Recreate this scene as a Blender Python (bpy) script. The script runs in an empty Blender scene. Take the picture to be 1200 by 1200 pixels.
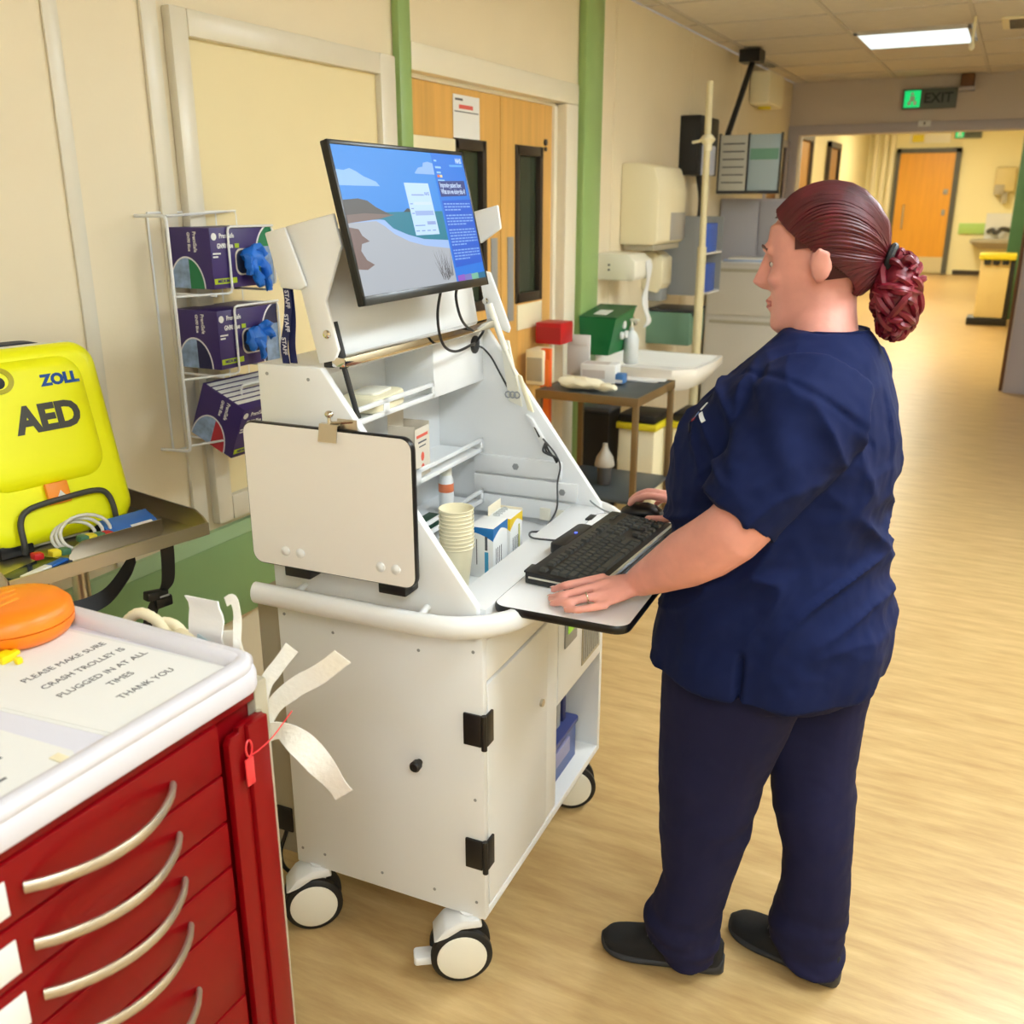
import bpy, bmesh, math, random
from mathutils import Vector, Matrix, noise
random.seed(7)
S = bpy.context.scene
COL = S.collection
PI = math.pi
def R(d): return math.radians(d)
def V(*a): return Vector(a)

# ------------------------------------------------------------------ camera
cam_d = bpy.data.cameras.new('camera'); cam = bpy.data.objects.new('camera', cam_d); COL.objects.link(cam)
cam_d.sensor_width = 36; cam_d.lens = 36*1120/1200
cam.location = (0, 0, 1.6); cam.rotation_euler = (R(90-18), 0, R(27))
cam_d.clip_start = .05; cam_d.clip_end = 80
cam_d.dof.use_dof = True; cam_d.dof.focus_distance = 1.95; cam_d.dof.aperture_fstop = 5.0
S.camera = cam
# ------------------------------------------------------------------ world and exposure
w = bpy.data.worlds.new('world'); S.world = w; w.use_nodes = True
w.node_tree.nodes['Background'].inputs[0].default_value = (.9, .95, 1, 1)
w.node_tree.nodes['Background'].inputs[1].default_value = .3
S.view_settings.view_transform = 'Standard'; S.view_settings.look = 'None'
S.view_settings.gamma = 1; S.view_settings.use_curve_mapping = False
S.view_settings.exposure = 0.9
# ceiling luminaires: (centre x, centre y, height, half x, half y, radiance, colour)
CEIL = 2.6
LIGHTS = [(-.76, 7.18, CEIL, .335, .335, .62, (.70, .91, 1.0), 'square lit ceiling panel above the corridor before the exit sign'),
          (.67, 4.1, CEIL, .335, .6, 19.0, (.82, .93, 1.0), 'lit ceiling panel above the far side of the person, out of view'),
          (.67, 1.7, CEIL, .335, .6, 13.0, (.82, .93, 1.0), 'lit ceiling panel above the person and cart, out of view'),
          (.67, -.7, CEIL, .335, .6, 12.0, (.82, .93, 1.0), 'lit ceiling panel above the crash trolley, out of view'),
          (.67, -3.1, CEIL, .335, .6, 12.0, (.82, .93, 1.0), 'lit ceiling panel behind the red trolley, out of view'),
          (-1.7, 12.0, 3.3, .3, .6, 32.0, (1, .94, .70), 'first lit ceiling panel of the far lobby'),
          (-1.7, 16.5, 3.3, .3, .6, 32.0, (1, .94, .70), 'second lit ceiling panel of the far lobby'),
          (-1.7, 21.5, 3.3, .3, .6, 32.0, (1, .94, .70), 'lit ceiling panel nearest the far wooden door')]

# ------------------------------------------------------------------ materials
def lin(c):
    o = []
    for v in c[:3]:
        v = v/255
        o.append(v/12.92 if v <= .04045 else ((v+.055)/1.055)**2.4)
    return (*o, 1)
MATS = {}
def mat(name, rgb, rough=.5, metal=0, bump=0, bscale=60, var=0, vscale=6, stretch=(1, 1, 1), spec=.5, coat=0,
        emit=0, trans=0, sss=0, aniso=0):
    m = bpy.data.materials.new(name); m.use_nodes = True; MATS[name] = m
    nt = m.node_tree; b = nt.nodes['Principled BSDF']; L = nt.links.new
    col = lin(rgb)
    b.inputs['Base Color'].default_value = col
    b.inputs['Roughness'].default_value = rough; b.inputs['Metallic'].default_value = metal
    b.inputs['Specular IOR Level'].default_value = spec
    b.inputs['Coat Weight'].default_value = coat
    if coat: b.inputs['Coat Roughness'].default_value = .12
    if trans: b.inputs['Transmission Weight'].default_value = trans
    if sss:
        b.inputs['Subsurface Weight'].default_value = sss; b.inputs['Subsurface Radius'].default_value = (.012, .005, .003)
    if emit:
        b.inputs['Emission Color'].default_value = col; b.inputs['Emission Strength'].default_value = emit
    if var or bump:
        tc = nt.nodes.new('ShaderNodeTexCoord'); mp = nt.nodes.new('ShaderNodeMapping')
        mp.inputs['Scale'].default_value = stretch; L(tc.outputs['Object'], mp.inputs['Vector'])
    if var:
        n = nt.nodes.new('ShaderNodeTexNoise'); n.inputs['Scale'].default_value = vscale; n.inputs['Detail'].default_value = 6
        L(mp.outputs[0], n.inputs['Vector'])
        r = nt.nodes.new('ShaderNodeValToRGB')
        r.color_ramp.elements[0].position = .3; r.color_ramp.elements[1].position = .7
        r.color_ramp.elements[0].color = (*[max(0, v*(1-var)) for v in col[:3]], 1)
        r.color_ramp.elements[1].color = (*[min(1, v*(1+var)) for v in col[:3]], 1)
        L(n.outputs['Fac'], r.inputs[0]); L(r.outputs[0], b.inputs['Base Color'])
    if bump:
        n2 = nt.nodes.new('ShaderNodeTexNoise'); n2.inputs['Scale'].default_value = bscale; n2.inputs['Detail'].default_value = 4
        L(mp.outputs[0], n2.inputs['Vector'])
        bp = nt.nodes.new('ShaderNodeBump'); bp.inputs['Strength'].default_value = bump; bp.inputs['Distance'].default_value = .004
        L(n2.outputs['Fac'], bp.inputs['Height']); L(bp.outputs[0], b.inputs['Normal'])
    return m
def flat(name, rgb, k=1.0, rough=.4):      # a luminous screen colour
    m = mat(name, (0, 0, 0), rough, spec=.3); b = m.node_tree.nodes['Principled BSDF']
    b.inputs['Emission Color'].default_value = lin(rgb); b.inputs['Emission Strength'].default_value = k*.58
    return m
M_wall = mat('cream_wall', (236, 222, 192), .55, bump=.08, bscale=90, var=.02, vscale=3)
M_infill = mat('yellow_cream_panel', (235, 219, 172), .5, bump=.05, bscale=60, var=.02, vscale=3)
M_gloss = mat('cream_gloss_trim', (226, 219, 201), .3, bump=.12, bscale=25, var=.02, vscale=8)
M_green = mat('sage_green_paint', (150, 181, 112), .4, bump=.05, bscale=40, var=.04)
M_rail = mat('green_bumper', (134, 170, 112), .45, bump=.04, bscale=60, var=.04)
M_railtop = mat('pale_green_bumper_edge', (165, 194, 146), .45)
M_dgreen = mat('dark_green_paint', (64, 112, 84), .45, var=.05)
M_wood = mat('beech_veneer', (221, 172, 94), .38, bump=.03, bscale=30, var=.10, vscale=5, stretch=(6, 6, .35))
M_orangewood = mat('orange_veneer', (226, 160, 48), .4, var=.06, vscale=4, stretch=(5, 5, .4))
M_brown = mat('brown_wood', (112, 74, 42), .5, var=.1, vscale=5, stretch=(5, 5, .5))
M_dframe = mat('dark_brown_bead', (52, 42, 34), .4)
M_ceil = mat('ceiling_tile', (226, 218, 206), .8, bump=.25, bscale=160, var=.03, vscale=12)
M_grid = mat('ceiling_grid', (205, 198, 188), .5)
M_white = mat('white_enamel', (231, 232, 232), .32, bump=.03, bscale=500)
M_white2 = mat('warm_white_plastic', (236, 232, 216), .4)
M_cream = mat('cream_plastic', (240, 230, 196), .4)
M_edge = mat('black_edging', (14, 14, 15), .35)
M_black = mat('black_plastic', (20, 20, 22), .42, bump=.05, bscale=300)
M_rubber = mat('black_rubber', (16, 16, 17), .55)
M_grey = mat('grey_plastic', (150, 152, 152), .4)
M_dgrey = mat('dark_grey_plastic', (62, 62, 64), .4)
M_steel = mat('brushed_steel', (196, 188, 174), .34, metal=1, bump=.05, bscale=200, stretch=(1, 12, 1))
M_chrome = mat('chrome', (215, 212, 205), .08, metal=1)
M_alu = mat('satin_nickel', (196, 186, 168), .38, metal=.85)
M_red = mat('red_enamel', (128, 0, 8), .38, spec=.3, var=.03)
M_redplain = mat('red_plastic', (190, 20, 30), .4)
M_orange = mat('orange_plastic', (246, 130, 18), .38, bump=.06, bscale=120)
M_yellow = mat('hi_vis_yellow', (250, 252, 0), .45, bump=.05, bscale=400, var=.02)
M_blue = mat('glove_blue', (22, 110, 214), .45, bump=.15, bscale=60, var=.12, vscale=25)
M_purple = mat('purple_card', (52, 34, 104), .4, var=.05)
M_lblue = mat('booklet_blue', (38, 102, 190), .35)
M_navy_ink = mat('navy_ribbon', (18, 28, 84), .6)
M_paper = mat('white_paper', (232, 232, 230), .6, bump=.04, bscale=30)
M_ink = mat('grey_ink', (84, 84, 88), .7)
M_dink = mat('black_ink', (46, 48, 54), .6)
M_cbox = mat('carton_board', (214, 204, 186), .6, var=.04)
M_slate = mat('slate_grey_laminate', (66, 74, 78), .4, var=.08)
M_bin_green = mat('emerald_plastic', (10, 112, 58), .4)
M_paleteal = mat('pale_teal_plastic', (112, 152, 130), .4)
M_byellow = mat('lid_yellow', (226, 208, 40), .45)
M_lime = mat('lime_label', (148, 206, 40), .5)
M_skin = mat('skin', (228, 160, 145), .5, sss=.15, bump=.10, bscale=120, var=.10, vscale=16)
M_nail = mat('nail', (236, 186, 172), .25)
M_navy = mat('navy_cotton', (13, 25, 67), .85, bump=.10, bscale=900, var=.08, vscale=7, spec=.2)
M_navy2 = mat('navy_trouser_cloth', (27, 28, 60), .85, bump=.10, bscale=900, var=.08, vscale=7, spec=.2)
M_hair = mat('dark_red_hair', (78, 14, 22), .45, bump=.5, bscale=40, var=.55, vscale=24, stretch=(1, 1, .25))
M_hair2 = mat('bright_red_hair', (106, 14, 32), .42, bump=.5, bscale=60, var=.5, vscale=30)
M_shoe = mat('black_knit', (18, 18, 19), .85, bump=.3, bscale=500)
M_sole = mat('dark_sole', (38, 38, 40), .6)
M_glass = mat('door_glass', (60, 68, 52), .08, spec=.6)
M_gold = mat('ring_metal', (222, 208, 180), .15, metal=1)
M_lilac = mat('grey_lilac_paint', (186, 180, 186), .5)
M_pipe = mat('pole_cream', (222, 210, 168), .35)
M_clear = mat('clear_plastic', (225, 232, 236), .2, trans=.75)
M_khaki = mat('khaki_housing', (176, 168, 146), .5)

# ------------------------------------------------------------------ mesh builder
class MB:
    def __init__(s): s.bm = bmesh.new()
    def add(s, verts, faces, M=None):
        vs = [s.bm.verts.new(M @ Vector(v) if M else Vector(v)) for v in verts]
        for f in faces:
            try: s.bm.faces.new([vs[i] for i in f])
            except ValueError: pass
        return s
    def take(s, tmp, M=None):
        tmp.verts.index_update()
        s.add([v.co.copy() for v in tmp.verts], [[v.index for v in f.verts] for f in tmp.faces], M); tmp.free(); return s
    def box(s, x0, x1, y0, y1, z0, z1, bev=0, seg=2, M=None):
        t = bmesh.new(); bmesh.ops.create_cube(t, size=1)
        for v in t.verts:
            v.co = Vector(((x0+x1)/2+v.co.x*(x1-x0), (y0+y1)/2+v.co.y*(y1-y0), (z0+z1)/2+v.co.z*(z1-z0)))
        if bev: bmesh.ops.bevel(t, geom=list(t.edges), offset=bev, segments=seg, affect='EDGES', profile=.5)
        return s.take(t, M)
    def rbox(s, x0, x1, y0, y1, z0, z1, rad, axis='z', bev=0, seg=6, M=None):
        # box whose edges along one axis are rounded by rad
        t = bmesh.new(); bmesh.ops.create_cube(t, size=1)
        for v in t.verts:
            v.co = Vector(((x0+x1)/2+v.co.x*(x1-x0), (y0+y1)/2+v.co.y*(y1-y0), (z0+z1)/2+v.co.z*(z1-z0)))
        k = 'xyz'.index(axis)
        es = [e for e in t.edges if abs((e.verts[0].co-e.verts[1].co)[k]) > 1e-6 and (e.verts[0].co-e.verts[1].co).length - abs((e.verts[0].co-e.verts[1].co)[k]) < 1e-6]
        bmesh.ops.bevel(t, geom=es, offset=rad, segments=seg, affect='EDGES', profile=.5)
        if bev:
            es = [e for e in t.edges if len(e.link_faces) == 2 and e.calc_face_angle(0) > R(60)]
            bmesh.ops.bevel(t, geom=es, offset=bev, segments=2, affect='EDGES', profile=.5)
        return s.take(t, M)
    def prism(s, poly, t0, t1, plane='xz', bev=0, M=None):
        t = bmesh.new()
        def p3(p, h):
            return {'xz': (p[0], h, p[1]), 'xy': (p[0], p[1], h), 'yz': (h, p[0], p[1])}[plane]
        a = [t.verts.new(p3(p, t0)) for p in poly]; b = [t.verts.new(p3(p, t1)) for p in poly]
        n = len(poly); t.faces.new(a); t.faces.new(b[::-1])
        for i in range(n): t.faces.new((a[i], b[i], b[(i+1) % n], a[(i+1) % n]))
        bmesh.ops.recalc_face_normals(t, faces=list(t.faces))
        if bev: bmesh.ops.bevel(t, geom=list(t.edges), offset=bev, segments=2, affect='EDGES', profile=.5)
        return s.take(t, M)
    def ring_loft(s, rings, caps=True, M=None, closed=False):
        n = len(rings[0]); vs = []; fs = []
        for r in rings: vs += [Vector(p) for p in r]
        m = len(rings)
        for k in range(m if closed else m-1):
            for i in range(n):
                a, b = k*n+i, k*n+(i+1) % n; k2 = (k+1) % m
                fs.append((a, b, k2*n+(i+1) % n, k2*n+i))
        if caps and not closed: fs.append(tuple(range(n))[::-1]); fs.append(tuple((m-1)*n+i for i in range(n)))
        t = bmesh.new(); q = [t.verts.new(v) for v in vs]
        for f in fs:
            try: t.faces.new([q[i] for i in f])
            except ValueError: pass
        bmesh.ops.recalc_face_normals(t, faces=list(t.faces))
        return s.take(t, M)
    def cyl(s, p0, p1, r0, r1=None, n=20, caps=True, M=None):
        p0, p1 = Vector(p0), Vector(p1); r1 = r0 if r1 is None else r1
        d = (p1-p0).normalized(); u = d.orthogonal().normalized(); v = d.cross(u)
        rg = lambda c, r: [c+u*r*math.cos(2*PI*i/n)+v*r*math.sin(2*PI*i/n) for i in range(n)]
        return s.ring_loft([rg(p0, r0), rg(p1, r1)], caps, M)
    def tube(s, pts, r, n=8, closed=False, up=None, M=None, caps=True):
        # r: number, (w,h) pair with fixed up vector, or list of radii
        pts = [Vector(p) for p in pts]; m = len(pts); rings = []; prev = None
        for i, p in enumerate(pts):
            if closed: d = pts[(i+1) % m]-pts[i-1]
            else: d = pts[min(i+1, m-1)]-pts[max(i-1, 0)]
            d.normalize()
            if up is not None: u = d.cross(Vector(up)).normalized(); v = u.cross(d).normalized()
            else:
                if prev is None: u = d.orthogonal().normalized()
                else: u = (prev-d*prev.dot(d)).normalized()
                prev = u; v = d.cross(u)
            if isinstance(r, tuple): rw, rh = r
            elif isinstance(r, list): rw = rh = r[i]
            else: rw = rh = r
            rings.append([p+u*rw*math.cos(2*PI*k/n)+v*rh*math.sin(2*PI*k/n) for k in range(n)])
        return s.ring_loft(rings, caps, M, closed)
    def strip(s, pts, side, wid, th=.0008, M=None):
        # a flat ribbon through pts; side: vector (or list) across its width
        pts = [Vector(p) for p in pts]; rings = []
        for i, p in enumerate(pts):
            sd = Vector(side[i] if isinstance(side, list) else side).normalized()
            d = (pts[min(i+1, len(pts)-1)]-pts[max(i-1, 0)]).normalized(); nn = d.cross(sd).normalized()
            w_ = wid[i] if isinstance(wid, list) else wid
            rings.append([p+sd*w_/2+nn*th, p-sd*w_/2+nn*th, p-sd*w_/2-nn*th, p+sd*w_/2-nn*th])
        return s.ring_loft(rings, True, M)
    def lathe(s, prof, n=32, M=None, caps=True):
        rings = [[(max(r, 1e-4)*math.cos(2*PI*i/n), max(r, 1e-4)*math.sin(2*PI*i/n), z) for i in range(n)] for r, z in prof]
        return s.ring_loft(rings, caps, M)
    def ball(s, c, r, n=16, M=None):
        rx, ry, rz = r if isinstance(r, (tuple, list)) else (r, r, r); m = n//2
        rings = [[(c[0]+rx*math.sin(a)*math.cos(2*PI*i/n), c[1]+ry*math.sin(a)*math.sin(2*PI*i/n), c[2]+rz*math.cos(a)) for i in range(n)]
                 for a in [max(.03, min(PI-.03, PI*k/m)) for k in range(m+1)]]
        return s.ring_loft(rings, True, M)
    def obj(s, name, m, parent=None, smooth=True, ang=40, world=False, label=None):
        me = bpy.data.meshes.new(name); s.bm.to_mesh(me); s.bm.free(); me.materials.append(m)
        if smooth:
            me.polygons.foreach_set('use_smooth', [True]*len(me.polygons)); me.set_sharp_from_angle(angle=R(ang))
        return link(name, me, parent, world, label)
def mat_of(o): return Matrix.LocRotScale(o.location, o.rotation_euler, None)
PRINTS = {'small_print', 'text_lines', 'print_lines', 'screw_heads', 'white_print', 'reeds', 'swept_strands', 'logo_lines', 'embossed_marks', 'sight_holes', 'pivot_pins', 'lettering', 'red_print', 'sheets', 'white_symbol', 'sack_fold', 'lime_bar'}
def link(name, me, parent=None, world=False, label=None):
    o = bpy.data.objects.new(name, me); COL.objects.link(o)
    if name in PRINTS: o['kind'] = 'stuff'
    if parent is not None:
        if world:
            M = mat_of(parent); p = parent.parent
            while p is not None: M = mat_of(p) @ M; p = p.parent
            me.transform(M.inverted())
        o.parent = parent
    if label: o['label'] = label
    return o
def thing(name, label, cat, loc=(0, 0, 0), rz=0, group=None):
    o = bpy.data.objects.new(name, None); COL.objects.link(o); o.empty_display_size = .05
    o.location = loc; o.rotation_euler = (0, 0, rz); return tag(o, label, cat, group)
def tag(o, label, cat, group=None):
    o['label'] = label; o['category'] = cat
    if group: o['group'] = group
    return o
def struct(o, label=None):
    o['kind'] = 'structure'
    if label: o['label'] = label
    return o
def sroot(name, label=None, loc=(0, 0, 0)):
    o = bpy.data.objects.new(name, None); COL.objects.link(o); o.empty_display_size = .05; o.location = loc
    return struct(o, label)
def dup_data(o, parent, M=None):           # another piece sharing the same mesh
    c = o.copy(); COL.objects.link(c); c.parent = parent
    if M is not None: c.matrix_local = M
    return c
def frame(o, x, y):                        # matrix from an origin and two in-plane directions
    x = Vector(x).normalized(); y = Vector(y); z = x.cross(y).normalized(); y = z.cross(x)
    return Matrix(((x.x, y.x, z.x, o[0]), (x.y, y.y, z.y, o[1]), (x.z, y.z, z.z, o[2]), (0, 0, 0, 1)))
def text(name, body, size, m, parent, M, align='CENTER', bold=0, world=False, sx=1, ext=.0002):
    cu = bpy.data.curves.new(name, 'FONT'); cu.body = body; cu.size = size; cu.align_x = align; cu.align_y = 'CENTER'
    cu.extrude = ext; cu.offset = bold; cu.resolution_u = 3
    t = bpy.data.objects.new(name, cu); COL.objects.link(t)
    bpy.context.view_layer.update()
    me = bpy.data.meshes.new_from_object(t.evaluated_get(bpy.context.evaluated_depsgraph_get()))
    bpy.data.objects.remove(t); bpy.data.curves.remove(cu)
    me.materials.clear(); me.materials.append(m); me.transform(M @ Matrix.Diagonal((sx, 1, 1, 1)))
    return link(name, me, parent, world)
def bez(pts, n=8):                         # Catmull-Rom through points
    pts = [Vector(p) for p in pts]; out = []
    P = [2*pts[0]-pts[1]]+pts+[2*pts[-1]-pts[-2]]
    for i in range(1, len(P)-2):
        for k in range(n):
            t = k/n; a, b, c, d = P[i-1:i+3]
            out.append(.5*((2*b)+(c-a)*t+(2*a-5*b+4*c-d)*t*t+(3*b-a-3*c+d)*t*t*t))
    out.append(pts[-1]); return out

# ------------------------------------------------------------------ the setting
XW = -1.98
mf = mat('vinyl_floor', (205, 176, 122), .34, spec=.45)
nt = mf.node_tree; b = nt.nodes['Principled BSDF']; L = nt.links.new
tc = nt.nodes.new('ShaderNodeTexCoord'); mp = nt.nodes.new('ShaderNodeMapping'); mp.inputs['Scale'].default_value = (2.4, 15, 1)
L(tc.outputs['Object'], mp.inputs[0])
n1 = nt.nodes.new('ShaderNodeTexNoise'); n1.inputs['Scale'].default_value = 1.7; n1.inputs['Detail'].default_value = 10; n1.inputs['Roughness'].default_value = .65; L(mp.outputs[0], n1.inputs['Vector'])
rp = nt.nodes.new('ShaderNodeValToRGB'); L(n1.outputs['Fac'], rp.inputs[0])
e = rp.color_ramp.elements; e[0].position = .30; e[0].color = lin((174, 140, 90)); e[1].position = .62; e[1].color = lin((200, 169, 116))
k = e.new(.8); k.color = lin((212, 186, 136))
L(rp.outputs[0], b.inputs['Base Color'])
fl = MB(); fl.box(-6, 3, -4.2, 26, -.05, 0)
struct(fl.obj('floor', mf, smooth=False))

# left wall: pieces around the double doorway and a side door further on
wl = MB()
for y0, y1, z0, z1 in ((-4.2, 3.07, 0, CEIL), (3.07, 4.40, 2.04, CEIL), (4.40, 8.62, 0, CEIL), (8.62, 9.32, 2.06, CEIL), (9.32, 9.4, 0, CEIL)):
    wl.box(XW-.14, XW, y0, y1, z0, z1)
wall_left = struct(wl.obj('wall_left', M_wall, smooth=False))
bt = []
for y0, y1, dx in ((1.607, 1.648, .008), (1.885, 1.937, .012), (.62, .66, .008)):     # joint battens
    MB().box(XW, XW+dx, y0, y1, .69, CEIL, .003).obj('batten', M_gloss, wall_left)
for yj in (5.07, 6.39, 7.6):
    MB().box(XW, XW+.004, yj-.012, yj+.012, .1, CEIL, .001).obj('batten', M_wall, wall_left)
g = MB(); g.box(XW, XW+.05, -4.2, 2.97, .405, .66, .012); struct(g.obj('trim_1', M_rail), 'green wall bumper rail behind the trolleys')
g = MB(); g.prism([(XW, .66), (XW+.05, .66), (XW+.018, .686), (XW, .686)], -4.2, 2.97, 'xz'); struct(g.obj('trim_2', M_railtop, smooth=False), 'pale chamfered top of the green bumper rail')
g = MB(); g.box(XW, XW+.012, -4.2, 3.0, 0, .1, .003); g.box(XW, XW+.012, 4.82, 8.6, 0, .1, .003); struct(g.obj('baseboard_left', mat('brown_skirting', (150, 128, 96), .5)))
# infilled window frame on the left wall
w1 = sroot('window_1', 'blocked-up window with cream gloss frame on the left wall', (XW, 2.46, .7))
MB().box(XW, XW+.006, 2.0, 2.9, .76, 2.03).obj('infill_panel', M_infill, w1, False, world=True)
for y0, y1, z0, z1 in ((1.96, 2.02, .705, 2.065), (2.875, 2.965, .705, 2.065)):
    MB().box(XW, XW+.03, y0, y1, z0, z1, .006).obj('window_frame', M_gloss, w1, world=True)
for z0, z1 in ((2.0, 2.064), (.706, .778)):
    MB().box(XW, XW+.03, 2.0205, 2.8745, z0, z1, .004).obj('window_frame', M_gloss, w1, world=True)
# green posts
g = MB(); g.box(XW, XW+.03, 2.99, 3.066, 0, CEIL, .006); struct(g.obj('trim_3', M_green), 'narrow green post between blocked window and wooden doors')
g = MB(); g.box(XW, XW+.045, 4.575, 4.80, 0, CEIL, .012); struct(g.obj('trim_4', M_green), 'wide green post right of the wooden double doors')
# architrave of double door
g = MB(); g.box(XW-.03, XW+.03, 3.067, 4.532, 2.034, 2.125, .006); g.box(XW-.03, XW+.03, 4.394, 4.53, 0, 2.034, .006); g.box(XW-.09, XW-.02, 4.365, 4.42, 0, 2.04, .004)
g.box(XW-.09, XW-.02, 3.05, 4.42, 2.02, 2.06, .004)
struct(g.obj('trim_5', mat('white_gloss_architrave', (236, 228, 206), .3)), 'white gloss architrave around the wooden double doors')
d1 = sroot('door_1', 'beech double doors with narrow dark glazed strips', (XW-.05, 3.73, 0))
def leaf(y0, y1, g0, g1, gz0, gz1):
    m = MB()                                  # leaf with a window hole
    x0, x1 = XW-.075, XW-.035
    m.box(x0, x1, y0, g0, .01, 2.03); m.box(x0, x1, g1, y1, .01, 2.03); m.box(x0, x1, g0, g1, gz1, 2.03); m.box(x0, x1, g0, g1, .01, gz0)
    lf = m.obj('leaf', M_wood, d1, False, world=True)
    f = MB()
    for a in ((g0-.012, g0+.022, gz0-.012, gz1+.012), (g1-.022, g1+.012, gz0-.012, gz1+.012), (g0, g1, gz1-.03, gz1+.012), (g0, g1, gz0-.012, gz0+.03)):
        f.box(x1-.02, x1+.008, a[0], a[1], a[2], a[3], .003)
    f.obj('glazing_bead', M_dframe, lf, world=True)
    MB().box(x0+.015, x0+.021, g0, g1, gz0, gz1).obj('pane', M_glass, lf, False, world=True)
    return lf
l1 = leaf(3.075, 3.842, 3.46, 3.70, 1.165, 1.825); l2 = leaf(3.848, 4.37, 3.995, 4.25, 1.165, 1.825)
for lf, y in ((l1, 3.78), (l2, 3.935)):
    MB().box(XW-.036, XW-.030, y-.028, y+.028, 1.08, 1.45, .001).obj('push_plate', M_grey, lf, world=True)
MB().box(XW-.036, XW-.028, 4.0, 4.26, 1.03, 1.145, .001).obj('kick_plate', M_cream, l2, world=True)
m = MB(); m.cyl((XW-.036, 4.29, 1.86), (XW-.026, 4.29, 1.86), .014); m.cyl((XW-.036, 4.29, 1.83), (XW-.026, 4.29, 1.83), .009); m.obj('lock', M_dgrey, l2, world=True)
MB().box(XW-.036, XW-.012, 3.09, 3.43, 1.77, 1.83, .004).obj('door_closer', M_cream, l1, world=True)
# side door near the partition (wood, left wall)
d2 = sroot('door_2', 'brown side door in the left wall just before the partition', (XW-.06, 8.97, 0))
MB().box(XW-.10, XW-.06, 8.62, 9.32, 0, 2.06).obj('leaf', mat('ochre_veneer', (168, 128, 78), .45, var=.08, stretch=(5, 5, .4)), d2, False, world=True)
g = MB(); g.box(XW-.02, XW+.02, 8.56, 8.62, 0, 2.12, .004); g.box(XW-.02, XW+.02, 9.32, 9.38, 0, 2.12, .004); g.box(XW-.02, XW+.02, 8.56, 9.38, 2.06, 2.12, .004)
g.obj('door_frame', M_lilac, d2, world=True)

# partition with the opening to the lobby
YP = 9.4
g = MB(); g.box(-3.6, -1.90, YP, YP+.16, 0, 3.4); g.box(-1.90, .06, YP, YP+.16, 2.175, 3.4); g.box(.06, 1.6, YP, YP+.16, 0, 3.4)
struct(g.obj('wall_front', mat('partition_paint', (208, 196, 184), .55, bump=.06, bscale=80), smooth=False))
g = MB(); g.box(-1.98, -1.885, YP-.02, YP+.18, 0, 2.175, .004); g.box(-1.98, .2, YP-.02, YP+.18, 2.165, 2.245, .004)
struct(g.obj('trim_6', M_lilac), 'grey-lilac frame around the opening to the lobby')
g = MB(); g.box(.03, .07, YP+.05, YP+.32, 0, 2.165, .004); struct(g.obj('trim_7', M_brown), 'brown wooden edge on the right of the lobby opening')
g = MB(); g.box(.07, .6, YP-.03, YP+.3, 0, 2.165, .004); struct(g.obj('trim_8', M_lilac), 'grey-lilac pier panel right of the lobby opening')

# walls out of view that close the corridor
g = MB(); g.box(1.5, 1.62, -4.2, YP, 0, CEIL); struct(g.obj('wall_right', M_wall, smooth=False))
g = MB(); g.box(-2.1, 1.6, -4.3, -4.2, 0, CEIL); struct(g.obj('wall_back', M_wall, smooth=False))
# lobby
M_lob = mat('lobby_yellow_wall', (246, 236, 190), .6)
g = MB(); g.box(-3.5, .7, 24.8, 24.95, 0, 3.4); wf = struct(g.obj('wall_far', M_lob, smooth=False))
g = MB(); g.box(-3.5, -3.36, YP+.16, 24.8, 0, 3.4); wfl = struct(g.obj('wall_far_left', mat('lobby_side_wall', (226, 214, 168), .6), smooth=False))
g = MB(); g.box(.45, .6, YP+.3, 24.8, 0, 3.4); wfr = struct(g.obj('wall_far_right', M_lob, smooth=False))
g = MB(); g.box(-3.5, .7, YP+.16, 24.8, 3.3, 3.4); struct(g.obj('ceiling_far', M_ceil, smooth=False))
g = MB(); g.box(-1.25, -.45, 24.78, 24.8, 0, .1); struct(g.obj('baseboard_far', M_dframe), 'dark skirting on the far lobby wall')
g = MB(); g.box(-1.24, -.68, 24.74, 24.8, .90, 1.13, .01); struct(g.obj('trim_9', mat('lime_rail', (176, 214, 120), .45)), 'pale green handrail board on the far lobby wall')
for i, (ya, yb) in enumerate(((16.5, 17.6), (19.4, 20.4))):
    d = sroot('door_%d' % (4+i), ('nearer', 'further')[i]+' dark doorway in the left lobby wall', (-3.36, (ya+yb)/2, 0))
    MB().box(-3.36, -3.335, ya, yb, 0, 2.55).obj('leaf', mat('dim_veneer%d' % i, (150, 108, 52), .5), d, False, world=True)
    f = MB(); f.box(-3.36, -3.28, ya-.08, ya, 0, 2.65); f.box(-3.36, -3.28, yb, yb+.08, 0, 2.65); f.box(-3.36, -3.28, ya-.08, yb+.08, 2.55, 2.65)
    f.obj('door_frame', M_dframe, d, False, world=True)
for i, x in enumerate((-3.2, -3.0, -2.84)):
    g = MB(); g.box(x-.05, x+.05, 24.7, 24.8, 0, 3.3, .01); struct(g.obj('trim_%d' % (10+i), M_cream), ('leftmost', 'middle', 'rightmost')[i]+' of three cream pipe casings left of the far door')
d3 = sroot('door_3', 'orange wooden door at the far end of the lobby', (-2.0, 24.75, 0))
df = MB().box(-2.65, -1.49, 24.72, 24.76, .38, 2.64).obj('leaf', M_orangewood, d3, False, world=True)
MB().box(-2.65, -1.49, 24.715, 24.76, .03, .38).obj('kick_plate', mat('pale_kick', (214, 200, 160), .4), df, False, world=True)
f = MB(); f.box(-2.74, -2.65, 24.7, 24.8, 0, 2.74); f.box(-1.49, -1.38, 24.7, 24.8, 0, 2.74); f.box(-2.74, -1.38, 24.7, 24.8, 2.64, 2.74); f.obj('door_frame', mat('slate_frame', (84, 84, 78), .5), d3, False, world=True)
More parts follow.
